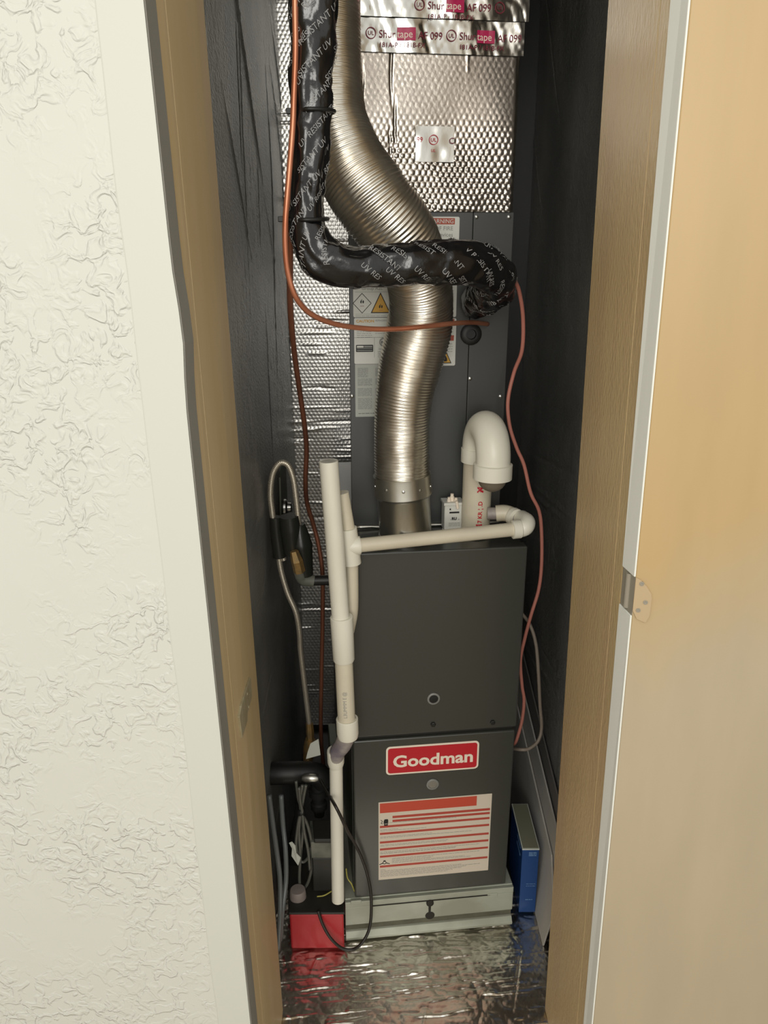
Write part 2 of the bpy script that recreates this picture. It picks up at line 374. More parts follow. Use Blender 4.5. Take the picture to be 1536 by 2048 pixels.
for k in range(59):
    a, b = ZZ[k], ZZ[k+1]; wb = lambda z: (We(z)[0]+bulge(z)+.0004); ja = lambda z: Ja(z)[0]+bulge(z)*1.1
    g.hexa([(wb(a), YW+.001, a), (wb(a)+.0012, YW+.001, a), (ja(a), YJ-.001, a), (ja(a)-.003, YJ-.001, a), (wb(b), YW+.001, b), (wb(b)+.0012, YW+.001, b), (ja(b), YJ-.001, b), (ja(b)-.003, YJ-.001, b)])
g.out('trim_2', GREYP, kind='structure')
# left jamb: stop strip, crack, board
def slab(g, f0, y0, f1, y1, tx, n=1, o0=0, o1=0, z0=0, z1=ZT):
    zz = np.linspace(z0, z1, n+1)
    for a, b in zip(zz[:-1], zz[1:]):
        c = lambda z: [(f0(z)[0]+o0, y0, z), (f1(z)[0]+o1, y1, z), (f1(z)[0]+tx, y1, z), (f0(z)[0]+tx, y0, z)]
        g.hexa(c(a)+c(b))
def mixl(fa, ya, fb, yb, y):
    t = (y-ya)/(yb-ya); return lambda z: fa(z)*(1-t)+fb(z)*t
Jc = mixl(Ja, YJ, Jb, YB, YJ+.040)
tr = struct_root('trim_3', (-.25, 1.1, 0))
g = G(); slab(g, Ja, YJ+.0005, Jc, YJ+.0386, -.05, o0=-.0012); g.out('stop_strip', JAMBL, tr, bevel=.0008)
g = G(); slab(g, Jc, YJ+.0386, Jc, YJ+.0404, -.05, o0=-.004, o1=-.004); g.out('paint_crack', CRACK, tr)
g = G(); slab(g, Jc, YJ+.0404, Jb, YB, -.05); g.out('jamb_board', JAMBL, tr, bevel=.0008)
# strike bracket on the left jamb
fl = Flat(A3((mixl(Ja, YJ, Jb, YB, YJ+.06)(1.1)[0]+.0012, YJ+.06, 1.10)), (0, 1, 0), (0, 0, 1), (1, 0, 0))
def onj(px, py):                            # picture -> (y, z) on the jamb's face
    X = -.23
    for _ in range(6):
        p = atX(px, py, X); X = mixl(Ja, YJ, Jb, YB, p[1])(p[2])[0]
    return p[1], p[2]
y0, y1 = onj(473, 1425)[0], onj(498, 1425)[0]; z1, z0 = onj(485, 1386)[1], onj(485, 1460)[1]
xj = mixl(Ja, YJ, Jb, YB, (y0+y1)/2)((z0+z1)/2)[0]
fl = Flat((xj+.0005, y0, z0), (0, 1, 0), (0, 0, 1), (1, 0, 0)); Wd, Hd = y1-y0, z1-z0
bk = G().prism([fl.p(x, y, .004) for x, y in [(Wd*.1, 0), (Wd*.6, 0), (Wd*.66, Hd*.2), (Wd*1.15, Hd*.24), (Wd*1.15, Hd*.97), (Wd*.6, Hd*1.04), (Wd*.2, Hd), (0, Hd*.85)]], (-.006, 0, 0)).out('latch_bracket', STRK, tr, bevel=.001, label='greyish painted latch bracket')
for (u, v) in ((.75, .8), (.78, .3)):
    G().lathe(fl.p(Wd*u, Hd*v, .003), (1, 0, 0), [(0, .003), (.0015, .0028), (.002, .0015)], 12).out('screw', STRK, bk, smooth='auto')
# right jamb
Ka = vline(1342, 1167, YJ); Kb = vline(1217, 1088, YB); Kc = mixl(Ka, YJ, Kb, YB, YJ+.034)
tr = struct_root('trim_4', (.34, 1.1, 0))
g = G(); slab(g, Ka, YJ+.0005, Kc, YJ+.033, .05, n=1); g.out('stop_strip', JAMB, tr, bevel=.0008)
g = G(); slab(g, Kc, YJ+.033, Kc, YJ+.035, .05, o0=.004, o1=.004); g.out('paint_crack', CRACK, tr)
g = G(); slab(g, Kc, YJ+.035, Kb, YB, .05); g.out('jamb_board', JAMB, tr, bevel=.0008)
# door standing wide open against the right: brown inner face, white hinge edge
D1 = vline(1343, 1168, .974); D2 = vline(1380, 1185, .937)
dr = struct_root('door_1', (.33, .95, 0)); dx, dy = math.cos(math.radians(9)), -math.sin(math.radians(9))
def dpt(f, z, u, v=0): p = f(z); return (p[0]+dx*u-dy*0, p[1]+dy*u+v, z)
P8 = []
for z in (.01, 2.25):
    P8 += [(D2(z)[0]+.001, .937, z), (D2(z)[0]+dx*.76, .937+dy*.76, z), (D1(z)[0]+dx*.76, .974+dy*.76, z), (D1(z)[0]+.001, .974, z)]
G().hexa(P8).out('door_slab', DOORM, dr, bevel=.0015)
P8 = []
for z in (.01, 2.25):
    P8 += [(D2(z)[0]-.0012, .9375, z), (D2(z)[0]+.0008, .9365, z), (D1(z)[0]+.0008, .974, z), (D1(z)[0]-.0012, .974, z)]
zb_, zt_ = at(1262, 1222, .95)[2], at(1268, 1146, .95)[2]
for (za, zc_) in ((.01, zb_), (zt_, 2.25)):
    P8 = []
    for z in (za, zc_): P8 += [(D2(z)[0]-.0014, .9370, z), (D2(z)[0]+.0008, .9364, z), (D1(z)[0]+.0008, .974, z), (D1(z)[0]-.0014, .974, z)]
    G().hexa(P8).out('painted_edge', CREAM, dr, bevel=.0008)
P8 = []
for z in (zb_, zt_): P8 += [(D2(z)[0]+.0005, .9375, z), (D2(z)[0]+.0014, .9375, z), (D1(z)[0]+.0014, .974, z), (D1(z)[0]+.0005, .974, z)]
G().hexa(P8).out('hinge_mortise', HINGG, dr)
zc_ = (zb_+zt_)/2; h0 = A3((D2(zc_)[0]+.0005, .9362, 0))
hl = Flat((h0[0], h0[1], zb_-.004), (dx, dy, 0), (0, 0, 1), (dy, -dx, 0)); hW, hH = .021, (zt_-zb_)+.004
lf = G().prism([hl.p(x, y, .0016) for x, y in [(0, .012), (0, hH), (.006, hH-.003), (.015, hH-.012), (.0215, hH-.022), (.0225, hH*.5), (.0222, .006), (.018, -.005), (.006, 0)]], -hl.n*.0018).out('hinge_leaf', HINGE, dr, bevel=.0005, label='hinge leaf painted over in brown')
for u, v in ((.008, .86), (.015, .42), (.007, .22)):
    G().lathe(hl.p(u, hH*v, .0014), hl.n, [(0, .0032), (.0008, .003), (.0009, .0018), (.0003, .0012)], 14).out('screw', HINGG, lf, smooth='auto')
G().cyl((h0[0]-.002, .955, zb_+.004), (h0[0]-.002, .955, zt_-.002), .0045, 14).out('hinge_barrel', HINGG, dr, smooth='auto')
G().box((.42, 1.0, 0), (1.4, 1.09, ZT)).out('wall_front_right', WALLT, kind='structure')
G().box((-1.6, -1.8, -.05), (1.6, .978, -.002)).out('floor_hall', CARPET, kind='structure')
# closet shell with foil facings
XL, XR, YBK = -.262, .40, 2.27
def facing(o, eu, ev, n, W, H, step, hf):
    nu, nv = int(W/step), int(H/step); u, v = np.meshgrid(np.linspace(0, W, nu), np.linspace(0, H, nv)); h = hf(u, v)
    return A3(o)+u[..., None]*A3(eu)+v[..., None]*A3(ev)+h[..., None]*A3(n)
def side_h(seed, flip):
    def f(u, v):
        top = np.clip((v-1.35)*3, 0, 1); low = np.clip((1.25-v)*4, 0, 1)
        h = .0035*(vn(u*4, v*3, seed)-.5)*2
        h += .0038*folds(u, v, .9*flip, 40, .3, .0055, seed+1)*top
        h += .0034*folds(u, v, -.14*flip, 80, .25, .0050, seed+2)*low
        h += .002*folds(u, v, 1.5, 12, .5, .004, seed+3)+.0016*(vn(u*60, v*60, seed+7)-.5)*np.clip(vn(u*5, v*5, seed+8)*2-.5, 0, 1)
        h += .0012*bubbles(u, v, .011)*np.clip(vn(u*3, v*3, seed+4)*2-.6, .1, 1)*low
        return h
    return f
for nm, X, n, fl_, sd in (('wall_left', XL, 1, -1, 11), ('wall_right', XR, -1, 1, 31)):
    r_ = struct_root(nm, (X, 1.7, 0))
    G().box((X-.002*n, YJ+.1, -.06), (X-.06*n, YBK+.06, ZT)).out('wall_core', FOILW, r_)
    G().grid(facing((X, YJ+.1, 0), (0, 1, 0), (0, 0, 1), (n, 0, 0), YBK-YJ-.1, ZT, .0042, side_h(sd, fl_))).out('foil_facing', FOILW, r_, smooth=True)
r_ = struct_root('wall_back', (.1, YBK, 0))
G().box((XL-.06, YBK+.004, -.06), (XR+.06, YBK+.06, ZT)).out('wall_core', BLK, r_)  # black core paints in the deep shade at the closet's back right
def back_h(u, v): return .0011*bubbles(u, v, .0115)+.004*(vn(u*6, v*5, 9)-.5)+.0030*folds(u, v, .02, 130, .08, .0024, 8)+.0018*folds(u, v, -.9, 8, .2, .003, 4)
G().grid(facing((XL, YBK, 0), (1, 0, 0), (0, 0, 1), (0, -1, 0), .34, ZT, .0028, back_h)).out('foil_facing', FOILB, r_, smooth=True)
r_ = struct_root('floor', (.1, 1.6, 0))
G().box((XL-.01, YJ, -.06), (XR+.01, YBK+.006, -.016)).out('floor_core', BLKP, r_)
def floor_h(u, v): return .002*bubbles(u, v, .012)*.12+.006*(vn(u*8, v*9, 19)-.5)+.0030*folds(u, v, .12, 260, .045, .0022, 21)+.0040*(np.abs(vn(u*45+v*10, v*70, 24)-.5)-.25)+.0016*folds(u, v, 1.3, 22, .08, .003, 23)+.0012*(vn(u*60, v*70, 3)-.5)
G().grid(facing((XL, YJ, -.003), (1, 0, 0), (0, 1, 0), (0, 0, 1), XR-XL, .58, .0017, floor_h)).out('foil_facing', FOILF, r_, smooth=True)
G().box((XL-.06, YJ, ZT), (XR+.06, YBK+.06, ZT+.05)).out('ceiling', FOILW, kind='structure')

# ================================================================ EQUIPMENT
ZB, ZS, ZH, ZC = .1119, .5211, .9427, 1.5653; HW = .178
CY = .143; CW = .1575
# galvanised base
bs = thing('return_air_base', 'low galvanised sheet metal base under the furnace, front lip with a dark stain', 'base', E((0, .3, 0)), eq=True)
xa, xb = eqp(690, 1800, -.004)[0], eqp(1025, 1790, -.004)[0]
G().box((xa, 0, .004), (xb, .70, ZB-.004), E).out('body', GALVB, bs, bevel=.002)
G().box((xa, -.008, .040), (xb, .003, ZB-.022), E).out('front_plate', GALVB, bs, bevel=.001)
g = G().box((xa, -.009, ZB-.021), (xb, .003, ZB-.006), E); g.out('top_lip', GALVB, bs, bevel=.001)
G().box((xa+.001, -.002, .018), (xb-.001, .003, .0405), E).out('recessed_band', GALVSH, bs)
G().prism([E((xa, .002, .022)), E((xa, -.006, .020)), E((xa, -.016, .010)), E((xa, -.016, .004)), E((xa, .002, .004))], EX*(xb-xa)).out('bottom_ledge', GALVB, bs, bevel=.0008)
G().box((xa+.06, -.0105, ZB-.0225), (xb-.055, -.004, ZB-.0205), E).out('fold_seam', STAIN, bs)
cx_, cz_ = eqp(860, 1806, -.01)
st = G().lathe(E((cx_, -.009, cz_)), -EY, [(0, .0085), (.003, .0085), (.005, .006), (.0055, .001)], 18).out('damper_knob', STAIN, bs, smooth='auto')
G().prism([E((cx_-.003, -.0090, cz_-.007)), E((cx_+.003, -.0090, cz_-.007)), E((cx_+.0024, -.0090, cz_-.03)), E((cx_-.0026, -.0090, cz_-.03))], EY*.001).out('drip_stain', STAIN, bs)
G().lathe(E((cx_+.001, -.0062, cz_-.038)), A3(-EY), [(0, .011), (.002, .011), (.0025, .009)], 20).out('round_stain', STAIN, bs)
for px_ in (712, 985):
    q = eqp(px_, 1800 if px_ < 800 else 1786, -.01)
    G().box((q[0]-.012, -.0105, q[1]-.012), (q[0]+.012, -.006, q[1]-.002), E).out('fold_tab', GALVB, bs, bevel=.001)

# furnace
fu = thing('furnace', 'charcoal furnace cabinet with a red and cream name badge, two front panels', 'furnace', E((0, .35, ZB)), eq=True)
G().box((-HW+.004, .022, ZB-.002), (HW-.004, .70, ZH-.002), E).out('cabinet', GREYF, fu, bevel=.002)
pu = G().box((-HW, -.004, ZS+.010), (HW, .024, ZH), E).out('upper_panel', GREYF, fu, bevel=.003)
G().box((-HW+.008, .004, ZS+.001), (HW-.006, .024, ZS+.0098), E).out('panel_ledge', BLKP, fu, bevel=.001)
pl = G().box((-HW+.006, -.002, ZB-.001), (HW-.002, .024, ZS), E).out('lower_panel', GREYF, fu, bevel=.003)
for (px_, py_, par, fill) in ((867, 1397, pu, BLK), (865, 1568, pl, GLASS)):
    ly = -.004 if par is pu else -.002; x, z = eqp(px_, py_, ly); r = .0135
    rr = G().lathe(E((x, ly, z)), -EY, [(0, r), (.002, r), (.003, r*.9), (.003, r*.72), (.001, r*.7)], 26).out('sight_port', RING, par, smooth='auto')
    G().lathe(E((x, ly, z)), -EY, [(0, r*.7), (.0018, r*.7), (.0022, r*.3)], 22).out('port_window', fill, par, smooth='auto')
for px_, py_ in ((866, 1448), (985, 1444)):
    x, z = eqp(px_, py_, -.004); G().lathe(E((x, -.0038, z)), -EY, [(0, .0055), (.004, .0055), (.005, .004)], 6).out('hex_screw', BLKP, pu)
# badge
fl, W_, H_ = eqflat((772, 1494), (956, 1536), -.002)
bd = plate(fl, W_, H_, 'name_badge', CREAMP, pl, .009, 'red badge with cream border and lettering', t=.0015)
fl.poly(rounded(.004, .004, W_-.004, H_-.004, .006), REDB, .0018)
V, _ = glyphs('Goodman', .04, 'LEFT', .001); tw = V[:, 0].max()-V[:, 0].min()
fl.text('Goodman', .040, W_*.075-V[:, 0].min(), H_*.28, CREAMP, .0024, sx=W_*.86/tw, bold=.0011)
fl.flush(pl, {REDB.name: 'badge_field', CREAMP.name: 'badge_lettering'})
# instruction label
fl, W_, H_ = eqflat((757, 1605), (976, 1740), -.002)
plate(fl, W_, H_, 'instruction_label', LABP, pl, .0006, 'pale label with red bands and two hand symbols')
fl.rect(.003, H_*.865, W_*.865, H_-.003, REDO)
rr = random.Random(3)
for i, (a, b, x0) in enumerate(((.815, .79, .11), (.765, .742, .11), (.70, .678, 0), (.612, .59, 0), (.50, .478, 0), (.41, .388, 0), (.315, .294, 0), (.185, .163, 0))):
    fl.new().rect(.003+W_*x0, H_*b, W_-.003, H_*(a+.004), REDS)
fl.k = 100
for i, y in enumerate((.735, .65, .635, .56, .545, .455, .44, .365, .35, .34, .27, .255, .24, .225, .21, .13, .115, .10, .085, .07, .055, .04)):
    fl.lines(.004 if not .19 < y < .3 else W_*.12, W_*rr.uniform(.6, .97), H_*y, INKG, 1, h=.0007, seed=i)
hx, hy = W_*.065, H_*.745
fl.poly([(hx-.004, hy-.009), (hx+.004, hy-.009), (hx+.0052, hy+.004), (hx+.004, hy+.008), (hx-.003, hy+.008), (hx-.0052, hy+.003)], INK)
fl.poly([(hx-.003, hy-.0045), (hx+.003, hy-.0045), (hx+.003, hy-.0035), (hx-.003, hy-.0035)], LABP, .001)
for a, b in (((hx-.0115, hy+.007), (hx-.0075, hy+.003)), ((hx-.0075, hy+.003), (hx-.0105, hy-.001)), ((hx-.0105, hy-.001), (hx-.008, hy-.004))):
    d = A3(b)-A3(a); n_ = A3((-d[1], d[0])); n_ = n_/np.linalg.norm(n_)*.0006; fl.poly([A3(a)+n_, A3(b)+n_, A3(b)-n_, A3(a)-n_], INK)
fl.new(); hy = H_*.225; fl.ring(hx-.003, hy, .0042, .0014, INK)
fl.rect(hx-.0055, hy+.003, hx-.0005, hy+.006, INK)
for sg in (-1, 1): fl.poly([(hx-.003+sg*.004, hy), (hx-.003+sg*.012, hy-.0035), (hx-.003+sg*.0115, hy-.005), (hx-.003+sg*.003, hy-.002)], INK)
fl.flush(pl, {REDO.name: 'header_band', REDS.name: 'red_band', INKG.name: 'lettering', INK.name: 'hand_symbol', LABP.name: 'hand_mark'})

# sealing tape strip across the furnace top, part of the coil cabinet
cc = thing('coil_cabinet', 'charcoal upper cabinet above the furnace with white warning labels', 'cabinet', E((0, CY+.25, ZH)), eq=True)
G().box((-CW+.048, CY+.006, ZH+.0005), (CW-.003, .68, ZC), E).out('body', GREYC, cc, bevel=.0015)
xs_ = eqp(936, 740, CY)[0]
G().box((-CW, CY-.001, ZH+.002), (xs_-.0006, CY+.006, ZC), E).out('front_panel', GREYC, cc, bevel=.001)
G().box((xs_+.0006, CY-.001, ZH+.002), (CW, CY+.006, ZC), E).out('front_panel', GREYC, cc, bevel=.001)
G().tube([E((-CW+i*.021, CY-.004-.001*math.sin(i*2.1), ZH+.003+.001*math.sin(i*1.3))) for i in range(16)], [.004+.0012*math.sin(i*2.7) for i in range(16)], 8).out('sealant_bead', GALV, cc, smooth=True)
g = G()
for px_, py_ in ((953, 434), (1018, 434), (940, 757), (704, 792), (1001, 793)):
    x, z = eqp(px_, py_, CY-.001); G().lathe(E((x, CY-.001, z)), -EY, [(0, .0042), (.0015, .004), (.0028, .002), (.003, .0005)], 14).out('screw', SCREW, cc, smooth='auto')
x, z = eqp(941, 668, CY)
G().lathe(E((x, CY-.001, z)), -EY, [(0, .021), (.006, .021), (.009, .017), (.009, .010), (.003, .009)], 26).out('grommet', BLK, cc, smooth='auto')
# labels
LY = CY-.0012
fl, W_, H_ = eqflat((832, 433), (916, 545), LY); plate(fl, W_, H_, 'warning_label', LAB, cc)
fl.rect(.003, H_*.865, W_-.009, H_*.975, BRNZ); fl.text('WARNING', .0105, W_-.011, H_*.885, LAB, .001, 'RIGHT')
for i, t in enumerate(('RISK OF FIRE', 'devices', 'ignition', 'not be')):
    fl.text(t, .0105, W_-.012+(.009 if i == 2 else 0), H_*(.76-.112*i), INKG if i else INKG, .001, 'RIGHT')
fl.flush(cc, {BRNZ.name: 'header_band'})
fl, W_, H_ = eqflat((845, 560), (912, 634), LY); plate(fl, W_, H_, 'warning_label', LAB, cc); fl.lines(.004, W_-.006, H_*.8, INKG, 6, .006, seed=4); fl.flush(cc)
fl, W_, H_ = eqflat((845, 637), (910, 731), LY); plate(fl, W_, H_, 'warning_label', LAB, cc)
fl.rect(.004, H_*.90, W_-.004, H_*.985, BRNZ); fl.new().rect(.004, H_*.53, W_-.004, H_*.645, BRNZ); fl.lines(.004, W_-.006, H_*.82, INKG, 3, .005, seed=5); fl.lines(.004, W_-.006, H_*.46, INKG, 4, .005, seed=6)
tx, ty, tr_ = W_-.020, H_*.05, .014
T3 = [(tx-tr_, ty), (tx+tr_*.9, ty), (tx, ty+.027)]; fl.poly(T3, INK, .0006); c_ = np.mean(T3, 0); fl.poly([c_+(A3(q)-c_)*.82 for q in T3], YEL, .001); fl.poly([(tx-.003, ty+.004), (tx+.003, ty+.004), (tx+.0035, ty+.009), (tx, ty+.016), (tx-.0035, ty+.009)], INK, .0014)
fl.flush(cc, {BRNZ.name: 'header_band', INK.name: 'flame_symbol', YEL.name: 'warning_triangle'})
fl, W_, H_ = eqflat((706, 562), (792, 634), LY); plate(fl, W_, H_, 'refrigerant_label', LAB, cc, label='white label with flame diamond and yellow triangle')
fl.text('Safety', .0085, W_*.44, H_*.88, INKG, .001, 'CENTER'); fl.text('Group A2L', .0088, W_*.44, H_*.755, INKG, .001, 'CENTER')
fl.rect(.004, H_*.695, W_*.9, H_*.703, INKG); fl.rect(.004, H_*.085, W_*.9, H_*.092, INKG); fl.rect(W_*.9, H_*.085, W_*.908, H_*.703, INKG); fl.lines(.004, W_*.85, H_*.03, INKG, 1)
def flame(fl, x, y, s, l=.0014):
    fl.poly([(x-s, y), (x-s*.4, y-s*.5), (x-s*.2, y+.6*s), (x, y+2.2*s), (x-s*.5, y+1.2*s), (x-s*.9, y+s)], INK, l); fl.poly([(x+s*.9, y), (x+s*.4, y-s*.5), (x+.1*s, y+.4*s), (x+s*.5, y+1.4*s), (x+s, y+.8*s)], INK, l)
dx_, dy_, dr_ = W_*.205, H_*.39, H_*.285
D4 = [(dx_-dr_*.95, dy_), (dx_, dy_-dr_), (dx_+dr_*.95, dy_), (dx_, dy_+dr_)]; fl.poly(D4, INK, .0006); fl.poly([A3((dx_, dy_))+(A3(q)-A3((dx_, dy_)))*.91 for q in D4], LAB, .001); flame(fl, dx_, dy_+.001, .0036); fl.rect(dx_-.004, dy_-.0055, dx_+.004, dy_-.0048, MAROON, .0014)
fl.new(); T3 = [(W_*.405, H_*.115), (W_*.865, H_*.115), (W_*.635, H_*.69)]; c_ = np.mean(T3, 0); fl.poly(T3, INK, .0006); fl.poly([c_+(A3(q)-c_)*.86 for q in T3], YEL, .001); flame(fl, W_*.64, H_*.27, .0036); fl.rect(W_*.64-.004, H_*.19, W_*.64+.004, H_*.198, MAROON, .0014)
fl.flush(cc, {INK.name: 'flame_symbol', YEL.name: 'warning_triangle', LAB.name: 'diamond_field', MAROON.name: 'symbol_bar'})
fl, W_, H_ = eqflat((708, 636), (792, 727), LY); plate(fl, W_, H_, 'rating_label', LAB, cc, label='white rating label with a round test mark and black bar')
fl.text('CAUTION', .007, .004, H_*.905, YEL, .001, bold=.0002, sx=1.1); fl.text('REFRIGERANT', .0045, W_*.5, H_*.925, INKG, .001); fl.lines(.005, W_*.42, H_*.70, INKG, 4, .0035, seed=8); fl.lines(W_*.5, W_*.9, H_*.70, INKG, 2, .0035, seed=9)
fl.rect(0, H_*.575, W_, H_*.583, INKG); fl.rect(W_*.475, H_*.14, W_*.482, H_*.575, INKG)
fl.poly(rounded(W_*.04, H_*.265, W_*.45, H_*.42, .0015), INK, .0008); fl.rect(W_*.06, H_*.36, W_*.22, H_*.40, LAB, .0012); fl.rect(W_*.23, H_*.36, W_*.43, H_*.40, INKG, .0012); fl.rect(W_*.06, H_*.33, W_*.43, H_*.345, INKG, .0012); fl.rect(W_*.06, H_*.285, W_*.43, H_*.305, INKG, .0012)
fl.new().ring(W_*.70, H_*.475, .0085, .0007, INK); fl.ring(W_*.70, H_*.475, .0070, .0008, INK); fl.text('ETL', .0062, W_*.70, H_*.475-.0022, INK, .001, 'CENTER', bold=.0002)
fl.text('Intertek', .005, W_*.58, H_*.31, INKG, .001); fl.lines(W_*.56, W_*.95, H_*.26, INKG, 4, .0032, seed=10)
fl.flush(cc, {INK.name: 'test_mark', YEL.name: 'caution_lettering', LAB.name: 'bar_highlight'})
fl, W_, H_ = eqflat((710, 729), (790, 832), LY); plate(fl, W_, H_, 'notice_label', LABG, cc, .001, label='grey notice sheet of fine print')
for i, (y, n_) in enumerate(((.92, 9), (.72, 7), (.54, 8), (.35, 11))):
    fl.lines(.005, W_*(.32 if i == 0 else .42), H_*y, INKG, n_, .0021, .0011, seed=20+i); fl.lines(W_*.5, W_*.95, H_*y, INKG, n_-1, .0021, .0011, seed=40+i)
fl.lines(.006, W_*.9, H_*.06, INK, 1, h=.0008, seed=3); fl.flush(cc)

# supply plenum in bubble foil, flaring at the top, with printed tape
pn = thing('supply_plenum', 'silver bubble foil covered plenum box on the upper cabinet, printed tape across it', 'air duct', E((0, CY+.25, ZC)), eq=True)
PZ = 2.30; PY = CY-.003
def plen(u, v):                            # u 0..1 across, v = height above ZC
    fl_ = np.clip((v-.36)/.12, 0, 1); fl_ = fl_*fl_*(3-2*fl_)
    x0 = -CW+.005-.0*fl_; x1 = CW-.002+.045*fl_
    return x0+(x1-x0)*u, PY-.03*fl_
step = .0019; nu, nv = int(2*CW/step), int((PZ-ZC)/step); u, v = np.meshgrid(np.linspace(0, 1, nu), np.linspace(0, PZ-ZC, nv))
px_, py_ = plen(u, v); uu = u*2*CW
low = np.clip((.18-v)/.09, .13, 1)
h = .0014*(.7+.8*vn(uu*50, v*50, 91))*bubbles(uu+.005*vn(uu*25, v*25, 92), v+.006*vn(uu*22, v*22, 93), .0112)*low+.0060*(vn(uu*9, v*7, 41)-.5)-.0034*folds(uu, v, 1.57, 34, .10, .0017, 43)*np.clip((v-.02)*9, 0, 1)+.0022*(vn(uu*34, v*40, 44)-.5)*np.clip((.11-v)*14, .08, 1)
L3 = np.stack([px_, py_-h, ZC+v], -1); edge = np.clip(np.minimum(u, 1-u)/.03, 0, 1); L3[..., 1] += (1-edge)**2*.008
g = G().grid(E0+L3@M3.T); g.out('foil_front', FOIL, pn, smooth=True)
def ring_at(v):
    a = plen(np.array(0.), np.array(v)); b = plen(np.array(1.), np.array(v)); yb = .60
    return [E((a[0]+.002, a[1]+.008, ZC+v)), E((b[0]-.001, b[1]+.008, ZC+v)), E((b[0]-.001, yb, ZC+v)), E((a[0]+.002, yb, ZC+v))]
vs_ = [0.001, .34, .36, .39, .42, .45, .48, PZ-ZC]; g = G(); R_ = [ring_at(v) for v in vs_]
g.add([p for r in R_ for p in r], [(i*4+k, i*4+(k+1) % 4, i*4+4+(k+1) % 4, i*4+4+k) for i in range(len(vs_)-1) for k in range(4)]+[(0, 1, 2, 3), tuple(len(vs_)*4-4+k for k in range(4))]).out('foil_sides', FOILW, pn)
# printed tape: crinkled bands wrapped over the flare
def tape(z0, z1, x0, x1, seed, name, lift=.004):
    nu, nv = 110, int((z1-z0)/.0022); U_, V_ = np.meshgrid(np.linspace(x0, x1, nu), np.linspace(z0, z1, nv))
    hz = .006*(vn(U_*30, V_*14, seed)-.5)+.003*np.abs(vn(U_*60+V_*20, V_*30, seed+1)-.5)+.0006*(vn(U_*150, V_*120, seed+2)-.5)
    def f(x, z):
        t = np.clip((z-ZC-.36)/.12, 0, 1); t = t*t*(3-2*t); q = PY-.03*t-lift
        return q
    hh_ = f(U_, V_)-np.clip(hz, -.004, .006); P_ = E0+np.stack([U_, hh_, V_], -1)@M3.T
    o = G().grid(P_).out(name, TAPE, pn, smooth=True)
    return o, (lambda x, z: E((x, float(f(x, z))-float(np.clip(.006*(vn(x*30, z*14, seed)-.5)+.003*abs(vn(x*60+z*20, z*30, seed+1)-.5), -.004, .006))-.0014, z)))
xl_, zl_ = eqp(722, 101, PY-.01); xr_, zt1 = eqp(1060, 30, PY-.02); z34 = eqp(800, 34, PY-.012)[1]
t1, f1 = tape(zl_, z34, xl_, xr_-.004, 61, 'printed_tape'); t2, f2 = tape(z34+.001, z34+.075, xl_, xr_+.002, 71, 'printed_tape', .007)
class Warp(Flat):
    def __init__(s, f, x, z): s.f, s.x, s.z = f, x, z; s.g = {}; s.n = -EY; s.o = s.ex = s.ey = None
    def p(s, x, y, l=0): return A3(s.f(s.x+x, s.z+y))-EY*l
    def rect(s, x0, y0, x1, y1, m, l=.0006):
        for i in range(12):
            a, b = x0+(x1-x0)*i/12, x0+(x1-x0)*(i+1)/12; s.poly([(a, y0), (b, y0), (b, y1), (a, y1)], m, l)
for (ff, par, zrow, offs) in ((f1, t1, eqp(800, 70, PY-.015)[1], 0), (f2, t2, eqp(800, 10, PY-.018)[1], .058)):
    wp = Warp(ff, xl_, zrow); pitch = .142
    for k in range(-1, 3):
        wp.new(); x = .018+k*pitch-offs
        if x > .0 and x < .30:
            wp.ring(x, .004, .0092, .0014, MAROON, n=16); wp.text('UL', .009, x, .001, MAROON, align='CENTER')
        if -.01 < x+.015 and x < .235:
            wp.text('Shur', .0165, x+.014, -.002, MAROON, sx=.95); wp.rect(x+.046, -.006, x+.078, .014, MAG, .0004); wp.text('tape', .0165, x+.0455, -.002, CREAMP, .0012, sx=.95)
            if x < .19: wp.text('AF 099', .0165, x+.083, -.003, MAROON, sx=.9)
            wp.text('181A-P / 181B-FX', .0105, x+.014, -.0165, MAROON, sx=1.05)
    wp.flush(par, {MAG.name: 'red_band'})
xa_, za_ = eqp(830, 324, PY); xb_, zb2 = eqp(908, 254, PY)
nu = 30; U_, V_ = np.meshgrid(np.linspace(xa_, xb_, nu), np.linspace(za_, zb2, nu)); hz = .002*(vn(U_*60, V_*50, 88)-.5)
tp = G().grid(E0+np.stack([U_, PY-.0055-hz, V_], -1)@M3.T).out('tape_patch', TAPE, pn, smooth=True, label='square silver tape patch with a red round mark')
fl = Flat(E((xa_, PY-.0075, za_)), EX, EZ, -EY); W_, H_ = xb_-xa_, zb2-za_
fl.ring(W_*.46, H_*.62, .0085, .0011, RED); fl.text('UL', .009, W_*.46, H_*.62-.003, RED, align='CENTER'); fl.text('99', .012, .001, H_*.55, RED); fl.text('C', .014, W_*.86, H_*.52, MAROON); fl.text('UL', .007, W_*.46, H_*.28, RED, align='CENTER'); fl.flush(tp)

